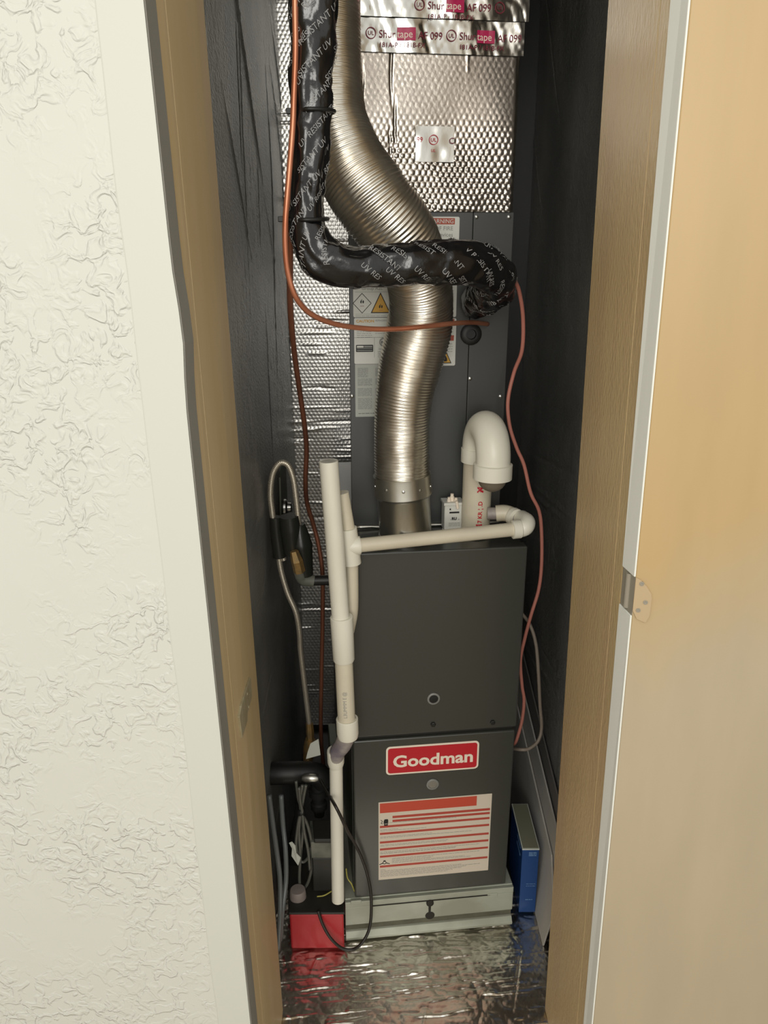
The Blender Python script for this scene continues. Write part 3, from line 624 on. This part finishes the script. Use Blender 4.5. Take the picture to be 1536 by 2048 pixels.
# flexible metal duct
fd = thing('flexible_duct', 'corrugated silver metal duct that bends behind the black wrapped pipe to the furnace top', 'air duct', at(805, 1062, 1.50))
DP = [(655, -120, 1.46, 126), (656, 0, 1.45, 126), (659, 130, 1.44, 126), (668, 240, 1.42, 134), (700, 330, 1.40, 146), (748, 405, 1.385, 156), (800, 472, 1.40, 146), (833, 540, 1.44, 132), (843, 605, 1.475, 128), (838, 660, 1.49, 130), (822, 725, 1.497, 126), (808, 800, 1.50, 114), (804, 870, 1.503, 111), (804, 950, 1.503, 110)]
Q = []
for a, b, Y, wd in DP:
    p = at(a, b, Y); Q.append(list(p)+[wd/2/F*depth(p)])
Q = cat_rom(Q, 14); Q, t = resample(Q, .00125)
n_ = len(Q); ph = t/.0058*2*np.pi; irr = vn(t*30, t*0, 12)
def rf(i, th): i = i.astype(int)*np.ones_like(th, dtype=int); T_ = t[i]; return .0017*np.cos(ph[i]+th)*(.7+.6*vn(T_*20, th*1.5, 5))+.0022*(vn(T_*9, th*.9, 2)-.5)+.0010*(vn(T_*60, th*3, 7)-.5)
hose = G().tube(Q[:, :3], Q[:, 3]-.001, 56, caps=False, rf=rf).out('corrugated_hose', DUCT, fd, smooth=True)
c0 = eqz(805, 1058, ZH+.002); ct = Q[-1, :3]; C0 = E((c0[0], .072, ZH+.001)); zc1 = ct[2]-C0[2]; r0 = .0535
ax = ct-C0; Lx = np.linalg.norm(ax)
G().lathe(C0, ax, [(0, r0+.001), (.006, r0+.0035), (.012, r0+.001), (.013, r0-.001), (Lx-.045, r0-.001), (Lx-.041, r0+.002), (Lx-.038, r0+.0045), (Lx-.004, r0+.0035), (Lx+.002, r0+.004), (Lx+.002, r0)], 48).out('collar', GALV, fd, smooth='auto')
g = G()
for k in range(10):
    a = 2*math.pi*k/10+.2; d = EX*math.cos(a)+EY*math.sin(a); G().lathe(C0+ax/Lx*(Lx-.018)+d*(r0+.003), d, [(0, .0035), (.002, .003), (.0028, .001)], 10).out('screw', SCREW, fd, smooth='auto') if math.sin(a) < .3 else None
b0 = C0-EY*(r0+.003)+EZ*.012
G().prism([b0+EX*x+EZ*z for x, z in ((-.028, 0), (.026, 0), (.024, .013), (-.024, .015))], -EY*.004).out('clamp_latch', SCREW, fd, bevel=.0015)

# black wrapped insulated pipe
ip = thing('insulated_pipe', 'thick black tape wrapped pipe printed in white, bends right across the metal duct', 'pipe', at(627, 0, 1.25))
IP = [(628, -130, 1.25, 100), (627, 0, 1.25, 96), (623, 120, 1.25, 92), (621, 215, 1.25, 84), (618, 330, 1.25, 74), (614, 410, 1.25, 70), (617, 465, 1.25, 76), (640, 512, 1.25, 84), (685, 534, 1.255, 82), (745, 533, 1.265, 82), (820, 527, 1.28, 82), (890, 524, 1.30, 84), (945, 528, 1.325, 84), (988, 545, 1.37, 78), (990, 574, 1.43, 80), (970, 592, 1.50, 76), (950, 604, 1.56, 64)]
Q = []
for a, b, Y, wd in IP:
    p = at(a, b, Y); Q.append(list(p)+[wd/2/F*depth(p)])
Q = cat_rom(Q, 14); Q, t = resample(Q, .003)
def wrap(T_, th):                            # spiral tape overlap with wrinkles
    s_ = (T_/.062+th/(2*math.pi)*1.0) % 1
    return .0022*(1-s_)**2+.0070*(vn(T_*24+th*1.0, th*2.2-T_*8, 3)-.5)+.0028*(vn(T_*70, th*5, 6)-.5)-.0022*np.exp(-((s_-.02)/.04)**2)
def rf(i, th): i = i.astype(int)*np.ones_like(th, dtype=int); return wrap(t[i], th)
G().tube(Q[:, :3], Q[:, 3]-.001, 44, rf=rf).out('tape_wrap', BLACK, ip, smooth=True)
T_, N_, B_ = frames(Q[:, :3]); g = G(); rr = random.Random(5); STR = ('UV RESISTANT', 'RESISTANT', 'UV RES', 'SISTANT UV', 'RESISTA', 'UV RESIST')
def surf(s_, th, lift):
    i = min(max(s_/(t[1]), 0), len(t)-1.001); k = int(i); f_ = i-k
    c = Q[k]*(1-f_)+Q[k+1]*f_; n = N_[k]*(1-f_)+N_[k+1]*f_; b = B_[k]*(1-f_)+B_[k+1]*f_; r = c[3]-.001+float(wrap(s_, th))+lift
    return c[:3]+n*math.cos(th)*r+b*math.sin(th)*r
s0 = .02
while s0 < t[-1]-.08:
    for q_ in range(5):
        V, Fc = glyphs(rr.choice(STR), .0125); th0 = q_*2*math.pi/5+rr.uniform(-.3, .3)+s0*3; an = -.72 if s0 > t[-1]*.52 else .75
        ca, sa = math.cos(an), math.sin(an); r_m = .036; st_ = s0+rr.uniform(-.008, .008)
        flip = 1
        # text runs on a slant; keep it upright to a viewer in front of the closet
        vert = s0 < t[-1]*.5
        pts_ = []
        for a, b in V:
            if vert: du, dv = (a*math.sin(.75)+b*math.cos(.75)), (a*math.cos(.75)-b*math.sin(.75))
            else: du, dv = (a*math.cos(-.8)-b*math.sin(-.8)), -(a*math.sin(-.8)+b*math.cos(-.8))
            ss, tt = (st_-du, -dv) if vert else (st_+du, dv)
            pts_.append((ss, th0+tt/r_m*1))
        g.add([surf(a, b, .0009) for a, b in pts_], Fc)
    s0 += .041
PR = g
pr = g.out('printed_lettering', WPRINT, ip)
for py_, L in ((224, (583, 662)), (437, (566, 650))):
    k = int(np.argmin(np.abs([1024-F*((q[:3]-CAM)@RW[1])/depth(q[:3])-py_ for q in Q[:len(Q)//2]]))); r = Q[k, 3]+.0045
    c = Q[k, :3]; cxl = at(L[0]+6, py_, 1.245); left = c[0]-cxl[0]+.004
    loop = [c+A3((math.cos(a)*(r if math.cos(a) > 0 else left)*1.0, math.sin(a)*r*(1 if math.cos(a) > -.2 else .55), .002*math.sin(a))) for a in np.linspace(0, 2*math.pi, 30)]
    G().tube(loop, .0028, 8, caps=False).out('cable_tie', BLK, ip, smooth=True)
    G().box(tuple(c+A3((left*-1-.008, -.006, -.004))), tuple(c+A3((-left+.002, .002, .004)))).out('tie_head', BLK, ip, bevel=.001)

# copper lines
wire([(590, -130, 1.225), (590, 0, 1.225), (591, 100, 1.225), (588, 190, 1.225), (585, 260, 1.225), (578, 350, 1.225), (571, 440, 1.222), (571, 500, 1.225), (577, 550, 1.23), (592, 595, 1.24), (622, 628, 1.265), (670, 648, 1.30), (730, 657, 1.34), (790, 658, 1.365), (850, 653, 1.385), (905, 647, 1.43), (945, 645, 1.50), (975, 648, 1.57)], .0043, 'copper_pipe', COPPER, k=10, seg=12, label='bright copper tube that swings right across the duct into the upper cabinet', cat='pipe', group='copper tubes beside the black wrapped pipe')
wire([(599, -130, 1.24), (598, 0, 1.24), (600, 110, 1.24), (595, 200, 1.24), (592, 270, 1.26), (585, 350, 1.28), (581, 440, 1.28), (580, 540, 1.32), (581, 620, 1.38), (588, 700, 1.46), (599, 780, 1.53), (609, 850, 1.58), (613, 900, 1.62), (611, 960, 1.66), (614, 1005, 1.70), (627, 1050, 1.72), (638, 1095, 1.72), (645, 1150, 1.72), (645, 1250, 1.74), (643, 1350, 1.76), (642, 1470, 1.78), (650, 1560, 1.80)], .0052, 'copper_pipe', COPPERD, k=10, seg=12, label='dull copper tube that drops straight down behind the steel gas hose', cat='pipe', group='copper tubes beside the black wrapped pipe')
# thermostat cables on the right
wire([(1018, 540, 1.36), (1026, 556, 1.40), (1038, 582, 1.43), (1046, 635, 1.46), (1044, 700, 1.48), (1028, 745, 1.50), (1016, 800, 1.50), (1019, 850, 1.50), (1033, 895, 1.50), (1048, 930, 1.50), (1061, 985, 1.50), (1078, 1022, 1.50), (1083, 1065, 1.50), (1083, 1130, 1.50), (1077, 1180, 1.50), (1062, 1230, 1.50), (1050, 1275, 1.51), (1041, 1320, 1.52), (1044, 1370, 1.52), (1048, 1400, 1.52), (1044, 1440, 1.52), (1033, 1480, 1.52), (1026, 1490, 1.54)], .0037, 'thermostat_cable', PINK, label='thin pinkish cable that leaves the black pipe end and wanders down beside the furnace', cat='cable')
wire([(1026, 1200, 1.57), (1040, 1222, 1.56), (1060, 1250, 1.54), (1072, 1290, 1.53), (1077, 1350, 1.52), (1080, 1410, 1.52), (1083, 1455, 1.52), (1076, 1482, 1.51), (1058, 1497, 1.50), (1040, 1499, 1.50), (1022, 1496, 1.53)], .0038, 'low_voltage_cable', PINKG, label='grey beige cable loop hanging at the right side of the furnace', cat='cable')

# white vent pipe with return bend
vp = thing('vent_pipe', 'wide cream plastic vent pipe with a white return bend and grey dome outlet', 'pipe', E((.11, .07, ZH)))
bx = eqp(953, 1000, .075)[0]; B0 = E((bx, .075, ZH+.001)); ztop = eqp(953, 915, .075)[1]
G().cyl(B0, E((bx, .075, ztop)), .0292, 32).out('riser', PVCC, vp, smooth='auto')
o2 = eqp(985, 930, -.012); ox, oz = o2[0], o2[1]
hub0 = E((bx, .075, ztop-.008)); zh = ztop+.020
G().lathe(hub0, EZ, [(0, .0335), (.0005, .0345), (.027, .0345), (.0285, .0315)], 32).out('hub', PVC, vp, smooth='auto')
pA = A3((bx, .075, zh-.002)); pB = A3((ox, -.015, zh-.004)); mid = (pA+pB)/2; hlf = (pB-pA)/2; R_ = np.linalg.norm(hlf)
arc = [E(mid-hlf*math.cos(a)+A3((0, 0, 1))*R_*1.15*math.sin(a)) for a in np.linspace(0, math.pi, 30)]
arc = arc+[arc[-1]-EZ*.012, arc[-1]-EZ*.02]
G().tube(arc, .0325, 36).out('return_bend', PVC, vp, smooth='auto')
zo = eqp(985, 957, -.015)[1]; ho = E((ox, -.015, zo))
G().lathe(ho, EZ, [(0, .0355), (.0005, .0368), (.028, .0368), (.0295, .033)], 36).out('hub', PVC, vp, smooth='auto')
G().lathe(ho-EZ*.0, -EZ, [(-.004, .0262), (.004, .0262), (.010, .0248), (.016, .021), (.021, .015), (.0245, .007), (.0255, .001)], 30).out('screen_dome', SCRN, vp, smooth=True, label='grey domed outlet screen')
g = G(); V, Fc = glyphs('7 KR | .D', .012, bold=.0003); zt_p = eqp(965, 1045, .05)[1]
an0 = -1.40
g.add([E((bx+math.cos(an0-b/.0292)*.0296, .075+math.sin(an0-b/.0292)*.0296, zt_p+a)) for a, b in V*A3((1, 1))], Fc); 
V, Fc = glyphs('M', .015, bold=.0012); g.add([E((bx+math.cos(an0-b/.0292)*.0296, .075+math.sin(an0-b/.0292)*.0296, zt_p-.014+a)) for a, b in V], Fc); g.add([E((bx+math.cos(an0-b/.0292)*.0296, .075+math.sin(an0-b/.0292)*.0296, zt_p+.064+a)) for a, b in V], Fc)
g.out('printed_lettering', RED, vp)

# pressure switch
ps = thing('pressure_switch', 'small white plastic pressure switch on the furnace top beside the vent pipe', 'switch', E((.065, .1, ZH)), eq=True)
x0, _ = eqp(889, 1030, .085); x1, _ = eqp(928, 1030, .085); zt_ = eqp(905, 1008, .085)[1]
G().box((x0, .085, ZH+.006), (x1, .118, zt_), E).out('body', LAB, ps, bevel=.0025)
G().box((x0-.002, .082, zt_-.003), (x1, .12, zt_+.003), E).out('lid', LAB, ps, bevel=.001)
xm = (x0+x1)/2
for a, b, c_, h_ in ((xm-.010, .088, .006, .010), (xm-.003, .092, .007, .016), (xm+.004, .086, .006, .009)):
    G().lathe(E((a, b+.006, zt_+.002)), EZ, [(0, c_*.7), (h_*.6, c_*.7), (h_*.7, c_*.5), (h_, c_*.5)], 10).out('terminal', CREAMP, ps, smooth='auto')
G().cyl(E((xm+.006, .082, zt_-.009)), E((xm+.003, .082, zt_+.007)), .0032, 10).out('lead_sleeve', CREAMP, ps, smooth='auto')
fl = Flat(E((x0, .0848, ZH+.006)), EX, EZ, -EY); W_, H_ = x1-x0, zt_-ZH-.006
fl.rect(W_*.25, H_*.66, W_*.75, H_*.72, INK); fl.rect(W_*.25, H_*.78, W_*.32, H_*.84, INK); fl.text('c', .005, W_*.3, H_*.42, INK); fl.text('RU', .008, W_*.37, H_*.42, INK, bold=.0004); fl.text('us', .004, W_*.68, H_*.42, INK); fl.lines(W_*.22, W_*.8, H_*.3, INKG, 3, .003, .0007, seed=2); fl.flush(ps)
G().cyl(E((x0+.004, .10, ZH+.001)), E((x0+.004, .10, ZH+.008)), .005, 10).out('foot', LAB, ps)
G().cyl(E((x1-.004, .10, ZH+.001)), E((x1-.004, .10, ZH+.008)), .005, 10).out('foot', LAB, ps)

# condensate cross line: tee, long pipe, two elbows
cl = thing('cross_drain_pipe', 'thin cream plastic pipe running level across the furnace top to a double elbow', 'pipe', at(700, 1090, 1.40))
p0 = at(716, 1091, 1.375); p1 = at(1033, 1058, 1.425); rP = .0133
G().cyl(p0, p1, rP, 26).out('pipe', PVCC, cl, smooth='auto')
d = (p1-p0)/np.linalg.norm(p1-p0); e0 = at(1026, 1059, 1.424); e1 = at(1052, 1052, 1.432); 
pts = cat_rom([e0, e0+d*.016, at(1051, 1053, 1.428), at(1053, 1044, 1.442), at(1043, 1037, 1.47)], 8)
G().tube(pts, .0165, 24).out('elbow', PVC, cl, smooth='auto')
G().lathe(e0-d*.002, d, [(0, .0165), (.0008, .0182), (.016, .0182), (.018, .0165)], 26).out('elbow_rim', PVC, cl, smooth='auto')
G().cyl(at(1044, 1038, 1.468), at(1024, 1032, 1.485), .0133, 20).out('pipe', PVCG, cl, smooth='auto')
pts = cat_rom([at(1030, 1035, 1.475), at(1020, 1029, 1.488), at(1008, 1026, 1.492), at(992, 1027, 1.494)], 8)
G().tube(pts, .0165, 22).out('elbow', PVCC, cl, smooth='auto')
G().lathe(at(1032, 1036, 1.472), at(1018, 1028, 1.49)-at(1032, 1036, 1.472), [(0, .0172), (.0005, .0182), (.010, .0182), (.012, .0165)], 24).out('elbow_rim', PVC, cl, smooth='auto')
G().cyl(at(993, 1027, 1.494), at(975, 1027, 1.496), .0125, 18).out('pipe', PVCG, cl, smooth='auto')
# tee
tc_ = at(700, 1092, 1.378)
G().tube([at(695, 1056, 1.378), at(704, 1127, 1.378)], .0175, 24).out('tee_body', PVC, cl, smooth='auto')
G().tube([tc_, p0+d*.004, p0+d*.0045], [.0175, .0175, .0155], 24).out('tee_branch', PVC, cl, smooth='auto')
G().tube([at(683, 985, 1.378), at(696, 1060, 1.378)], .0133, 20).out('pipe', PVCC, cl, smooth='auto')
G().tube(cat_rom([at(703, 1120, 1.378), at(704, 1180, 1.378), at(703, 1225, 1.378), at(696, 1262, 1.380)], 6), .0125, 20).out('pipe', PVCC, cl, smooth='auto')

# main white drain stack
ds = thing('drain_stack', 'white plastic drain pipe standing before the left edge of the furnace, open at both ends', 'pipe', at(675, 1808, 1.37))
YD = 1.335; a_, b_ = at(657, 922, YD), at(682, 1245, YD)
G().hollow(b_, a_, .0167, .003).out('upper_pipe', PVC, ds, smooth='auto')
c1, c2 = at(683, 1233, YD), at(688, 1322, YD)
dd = (c1-c2)/np.linalg.norm(c1-c2); Lc = np.linalg.norm(c1-c2)
G().lathe(c2, dd, [(0, .0185), (.004, .0205), (Lc-.001, .0215), (Lc, .0205), (Lc, .0172)], 30).out('coupling', PVC, ds, smooth='auto')
c3, c4 = at(687, 1310, YD), at(693, 1438, YD); G().cyl(c4, c3, .0172, 28).out('middle_pipe', PVCC, ds, smooth='auto')
V, Fc = glyphs('L3UMMM E @', .0095); g = G(); ub = (c3-c4)/np.linalg.norm(c3-c4)
for a, b in V: th = -math.pi/2+.15-b/.0172; g.v.append(tuple(c4+ub*(.012+a)+A3((math.cos(th), math.sin(th), 0))*.0175))
g.f = [tuple(f) for f in Fc]; g.out('printed_lettering', INKG, ds)
e1_ = at(694, 1427, YD)
pts = cat_rom([at(693, 1438, YD), at(695, 1462, YD+.002), at(687, 1487, YD+.015), at(675, 1504, YD+.028), at(671, 1520, YD+.034)], 8)
G().tube(pts, [.019-.004*i/(len(pts)-1) for i in range(len(pts))], 28).out('elbow', PVCG, ds, smooth='auto', label='elbow stained grey and purple')
G().lathe(at(696, 1476, YD+.000), at(693.5, 1424, YD)-at(696, 1476, YD), [(-.006, .006), (-.003, .0135), (.002, .0195), (.012, .0215), (.044, .0215), (.045, .0205), (.044, .0175)], 30).out('elbow_hub', PVC, ds, smooth='auto')
r1, r2 = at(671, 1500, YD+.034), at(672, 1532, YD+.036); dd = r2-r1; Lr = np.linalg.norm(dd)
G().lathe(r1, dd, [(0, .0165), (.003, .0175), (Lr*.75, .0172), (Lr, .0145)], 26).out('reducer', PVC, ds, smooth='auto')
q1, q2 = at(672, 1525, YD+.036), at(676, 1800, YD+.038)
G().hollow(q1, q2, .0136, .0025).out('lower_pipe', PVC, ds, smooth='auto')

# gas line on the left wall
gl = thing('steel_gas_hose', 'slim braided steel hose looping up out of black tape on the left wall', 'hose', at(556, 1110, 1.62))
YG = 1.63
def ribbed(L, r, name, m, par):
    P_, t_ = resample(cat_rom(pxs(L), 12), .0011)
    return G().tube(P_, r, 14, rf=lambda i, th: .0005*np.cos(i*2.1)+0*th).out(name, m, par, smooth=True)
ribbed([(568, 1120, YG), (552, 1070, YG), (544, 1020, YG), (541, 985, YG), (545, 950, YG), (555, 930, YG), (565, 925, YG), (577, 932, YG), (586, 955, YG), (591, 985, YG), (596, 1030, YG), (599, 1080, YG)], .0064, 'upper_loop', STEEL, gl)
ribbed([(556, 1100, YG), (562, 1140, YG), (575, 1185, YG), (592, 1225, YG), (599, 1265, YG+.01), (601, 1300, YG+.02), (607, 1350, YG+.03), (613, 1400, YG+.04), (619, 1450, YG+.05)], .0064, 'lower_run', STEEL, gl)
G().tube([at(619, 1446, YG+.05), at(620, 1464, YG+.05), at(621, 1480, YG+.05)], [.0085, .010, .009], 6).out('nut', BRASS, gl)
G().tube(cat_rom([at(621, 1478, YG+.05), at(617, 1494, YG+.05), at(616, 1520, YG+.05)], 4), .0125, 14).out('fitting', BRASS, gl, smooth='auto')
def sleeve(P_, rs, name='tape_sleeve'):
    P_ = cat_rom(pxs(P_), 10); n = len(P_); r = np.interp(np.linspace(0, 1, n), np.linspace(0, 1, len(rs)), rs)
    return G().tube(P_, r, 22, rf=lambda i, th: .0016*(vn(th*3, i*.06, 4)-.5)).out(name, BLKT, gl, smooth='auto')
sleeve([(550, 1034, YG), (553, 1070, YG), (559, 1114, YG)], [.013, .013, .014])
sleeve([(578, 1032, YG-.004), (581, 1060, YG-.004), (584, 1108, YG-.004)], [.021, .022, .017])
sleeve([(597, 1048, YG+.004), (602, 1090, YG+.004), (610, 1150, YG+.004)], [.014, .025, .018])
G().tube(pxs([(588, 1102, YG-.03), (594, 1122, YG-.03), (599, 1143, YG-.025)]), [.009, .013, .013], 6).out('flare_nut', BRASS, gl)
G().tube(cat_rom(pxs([(598, 1140, YG-.006), (606, 1158, YG-.002), (628, 1162, YG)]), 6), [.0135]*13, 14).out('shutoff_valve', PUMPG, gl, smooth='auto')
G().cyl(at(626, 1161, YG), at(664, 1160, YG), .0115, 18).out('pipe_nipple', BLKP, gl, smooth='auto')
wpn = Flat(A3((XL+.004, 0, 0)), (0, 1, 0), (0, 0, 1), (1, 0, 0))
a = atX(566, 1020, XL+.01); gp = thing('gas_outlet_plate', 'dull olive wall plate with a shiny plug behind the steel hose loop', 'wall plate', a)
G().prism([(a[0]-.004, a[1]+y, a[2]+z) for y, z in ((-.05, -.07), (.09, -.07), (.09, .085), (.04, .11), (-.02, .09))], (.005, 0, 0)).out('plate', PLATE, gp, bevel=.001)
G().lathe((a[0], a[1]+.02, a[2]), (1, 0, 0), [(0, .022), (.006, .021), (.010, .013), (.018, .012), (.020, .008)], 18).out('plug', SCREW, gp, smooth='auto')
# lower black gas pipe with union
YH = 1.56
bp = thing('black_iron_pipe', 'black iron pipe elbow and union low on the left wall, capped below', 'pipe', at(640, 1665, YH))
G().tube(cat_rom(pxs([(520, 1548, YH-.02), (570, 1546, YH-.02), (630, 1547, YH-.01), (648, 1562, YH)]), 6), .026, 24).out('horizontal_run', BLKP, bp, smooth='auto')
G().tube(pxs([(604, 1556, YH-.045), (610, 1556, YH-.045), (632, 1556, YH-.045), (637, 1556, YH-.045)]), [.006, .010, .010, .007], 18).out('bright_band', GALV, bp, smooth='auto')
ax = at(640, 1668, YH)-at(636, 1560, YH)
G().lathe(at(636, 1560, YH), ax, [(0, .018), (.022, .018), (.024, .023), (.040, .023), (.044, .015), (.060, .015), (.063, .0195), (.078, .0195), (.082, .014), (.10, .012), (.104, .004)], 16).out('union', BLKP, bp, smooth='auto')
G().prism(pxs([(621, 1487, YH-.02), (637, 1478, YH-.02), (641, 1510, YH-.02), (612, 1518, YH-.02), (615, 1505, YH-.02)]), (0, .001, 0)).out('paper_label', TAG, bp)

# condensate pump
YP = 1.378
cp = thing('condensate_pump', 'red condensate pump tank with a dark motor housing and round grey cap', 'pump', at(636, 1880, YP))
a, b = at(579, 1880, YP), at(692, 1876, YP); tb, tt = 0.004, at(640, 1829, YP)[2]
dv = A3((-.125, .99, 0)); 
def pbox(x0, x1, y0, y1, z0, z1): f = lambda q: A3((0, YP, 0))+A3((q[0], 0, q[2]))+dv*q[1]; return G().box((x0, y0, z0), (x1, y1, z1), f)
xl, xr = at(580, 1850, YP)[0], at(688, 1850, YP)[0]
pbox(xl, xr, 0, .14, tb, tt).out('tank', REDP, cp, bevel=.004)
pbox(xl-.002, xr+.002, -.001, .142, tt, tt+.006).out('lid', PUMPB, cp, bevel=.002)
xm0, xm1 = at(632, 1780, YP+.05)[0], at(696, 1780, YP+.05)[0]; zg0, zg1, zt_ = at(660, 1722, YP+.05)[2], at(660, 1690, YP+.05)[2], at(660, 1672, YP+.05)[2]
pbox(xm0, xm1-.002, .06, .13, tt+.006, zg0).out('motor_housing', PUMPB, cp, bevel=.003)
pbox(xm0-.001, xm1-.001, .059, .131, zg0, zg1).out('rating_band', PUMPG, cp, bevel=.002)
pbox(xm0+.006, xm1-.006, .055, .12, zg1, zg1+.012).out('motor_cap', PUMPB, cp, bevel=.003)
kc = at(597, 1812, YP+.045); G().lathe((kc[0], kc[1], tt+.004), (0, 0, 1), [(0, .019), (.020, .018), (.023, .016), (.024, .002)], 26).out('round_cap', CAPG, cp, smooth='auto')
for i, L in enumerate(([(692, 1737, 1.42), (695, 1756, 1.42), (703, 1768, 1.42), (709, 1783, 1.43)], [(634, 1793, 1.42), (648, 1791, 1.42), (662, 1783, 1.43), (672, 1776, 1.45)])):
    wire(L, .0016, 'ground_wire', YGW, cp, seg=6)
# cords and coiled cables
wire([(640, 1560, 1.47), (655, 1585, 1.40), (668, 1607, 1.32), (680, 1630, 1.31), (695, 1662, 1.33), (708, 1685, 1.38), (722, 1712, 1.395), (735, 1750, 1.395), (742, 1790, 1.385), (742, 1835, 1.38), (736, 1865, 1.37), (722, 1888, 1.36), (705, 1899, 1.36), (683, 1896, 1.36), (661, 1876, 1.36), (646, 1850, 1.368), (636, 1822, 1.372)], .0034, 'power_cord', CORD, k=10, label='dark power cord that crosses the drain pipe and loops over the foil floor', cat='cord')
cd = thing('coiled_cable', 'grey cable tied in a long hanging bundle by the left wall', 'cable', at(605, 1780, 1.45))
wire([(605, 1570, 1.44), (600, 1600, 1.44), (601, 1622, 1.44), (596, 1650, 1.44), (592, 1690, 1.44), (598, 1715, 1.44), (600, 1700, 1.44), (598, 1660, 1.44), (602, 1626, 1.44)], .0034, 'cable_loop', CABLE, cd)
wire([(612, 1570, 1.445), (606, 1600, 1.445), (603, 1624, 1.445), (615, 1650, 1.445), (624, 1690, 1.445), (624, 1730, 1.445), (616, 1765, 1.445), (604, 1778, 1.445), (599, 1760, 1.445), (601, 1710, 1.445), (606, 1660, 1.445), (604, 1624, 1.445)], .0036, 'cable_loop', CABLE, cd)
wire([(598, 1575, 1.435), (601, 1605, 1.435), (605, 1626, 1.435), (608, 1660, 1.435), (616, 1700, 1.435), (620, 1740, 1.435)], .0034, 'cable_loop', CABLE, cd)
wire([(592, 1562, 1.45), (597, 1598, 1.45), (603, 1622, 1.45), (597, 1668, 1.45), (594, 1712, 1.45), (606, 1724, 1.45), (618, 1712, 1.45), (622, 1695, 1.45)], .0034, 'cable_loop', CABLE, cd)
G().tube(pxs([(596, 1624, 1.44), (609, 1624, 1.44)]), .009, 10).out('tie', BLK, cd, smooth=True)
G().prism(pxs([(578, 1686, 1.425), (584, 1697, 1.425), (583, 1712, 1.425), (596, 1731, 1.425), (601, 1716, 1.43), (592, 1707, 1.43), (590, 1692, 1.43), (583, 1684, 1.43)]), (.001, .0015, 0)).out('paper_tag', TAG, cd, label='curled white paper tag')
for i, (L, lb) in enumerate((([(544, 1600, 1.50), (550, 1660, 1.48), (556, 1720, 1.45), (570, 1700, 1.47)], 0), ([(538, 1590, 1.42), (546, 1650, 1.41), (553, 1700, 1.40), (560, 1760, 1.39), (560, 1830, 1.36), (556, 1900, 1.34)], 'clear grey tube hanging against the left wall beside the jamb'), ([(562, 1590, 1.46), (566, 1650, 1.45), (571, 1700, 1.43), (572, 1760, 1.41), (565, 1820, 1.38), (560, 1880, 1.36)], 'clear grey tube between the coiled cable and the other tube'))):
    if lb: wire(L, .0055, 'vinyl_tube', VINYL, label=lb, cat='tube', group='grey tubes down the left wall')

# right side: blue box and leaning boards
bb = thing('blue_box', 'narrow blue printed cardboard box standing beside the furnace foot', 'box', (.345, 1.53, 0))
yb0 = 1.478; x0 = at(1040, 1780, yb0)[0]; x1 = at(1073, 1780, yb0)[0]; zt_ = at(1050, 1697, yb0)[2]
G().box((x0, yb0, .004), (x1, yb0+.155, zt_-.004)).out('carton', BLUE, bb, bevel=.001)
G().box((x0-.0005, yb0-.0005, zt_-.004), (x1+.0005, yb0+.1555, zt_-.001)).out('white_rim', WHITEC, bb)
G().box((x0+.0015, yb0+.002, zt_-.002), (x1-.0015, yb0+.153, zt_)).out('top_flap', CARD, bb)
fl = Flat((x0, yb0, .004), (1, 0, 0), (0, 0, 1), (0, -1, 0)); W_, H_ = x1-x0, zt_-.004
fl.lines(W_*.4, W_*.85, H_*.93, BLUEP, 3, .004, .0024, seed=5); fl.lines(W_*.35, W_*.9, H_*.45, BLUEP, 2, .006, .0012, seed=7); fl.lines(W_*.35, W_*.8, H_*.2, BLUEP, 1, .006, .0018, seed=9)
fl.flush(bb)
fl = Flat((x0-.0002, yb0+.155, .004), (0, -1, 0), (0, 0, 1), (-1, 0, 0)); fl.lines(.09, .135, H_*.9, BLUEP, 2, .02, .005, seed=11); fl.flush(bb)
def board(nm, P, th, m, lb):
    return G().prism(P, th).out(nm, m, None, bevel=.0008, label=lb, cat='board', group='grey boards leaning on the right wall', loc=tuple(np.mean(P, 0)*A3((1, 1, 0))))
f0 = at(1077, 1886, 1.40)
board('leaning_board', [(.352, 1.385, .001), (.352, 1.90, .001), (.366, 1.98, .30), (.370, 1.44, .205), (.364, 1.36, .12)], (.004, 0, 0), PANELW, 'pale grey board nearest the blue box, cut corner at its front')
board('leaning_board', [(.362, 1.45, .001), (.362, 2.0, .001), (.378, 2.04, .37), (.380, 1.42, .262)], (.004, 0, 0), PANELW, 'taller grey board behind the one beside the blue box')
board('leaning_board', [(.374, 1.34, .001), (.374, 2.0, .001), (.390, 2.05, .42), (.390, 1.38, .29)], (.004, 0, 0), PANELB, 'darker grey board flat against the right foil wall')
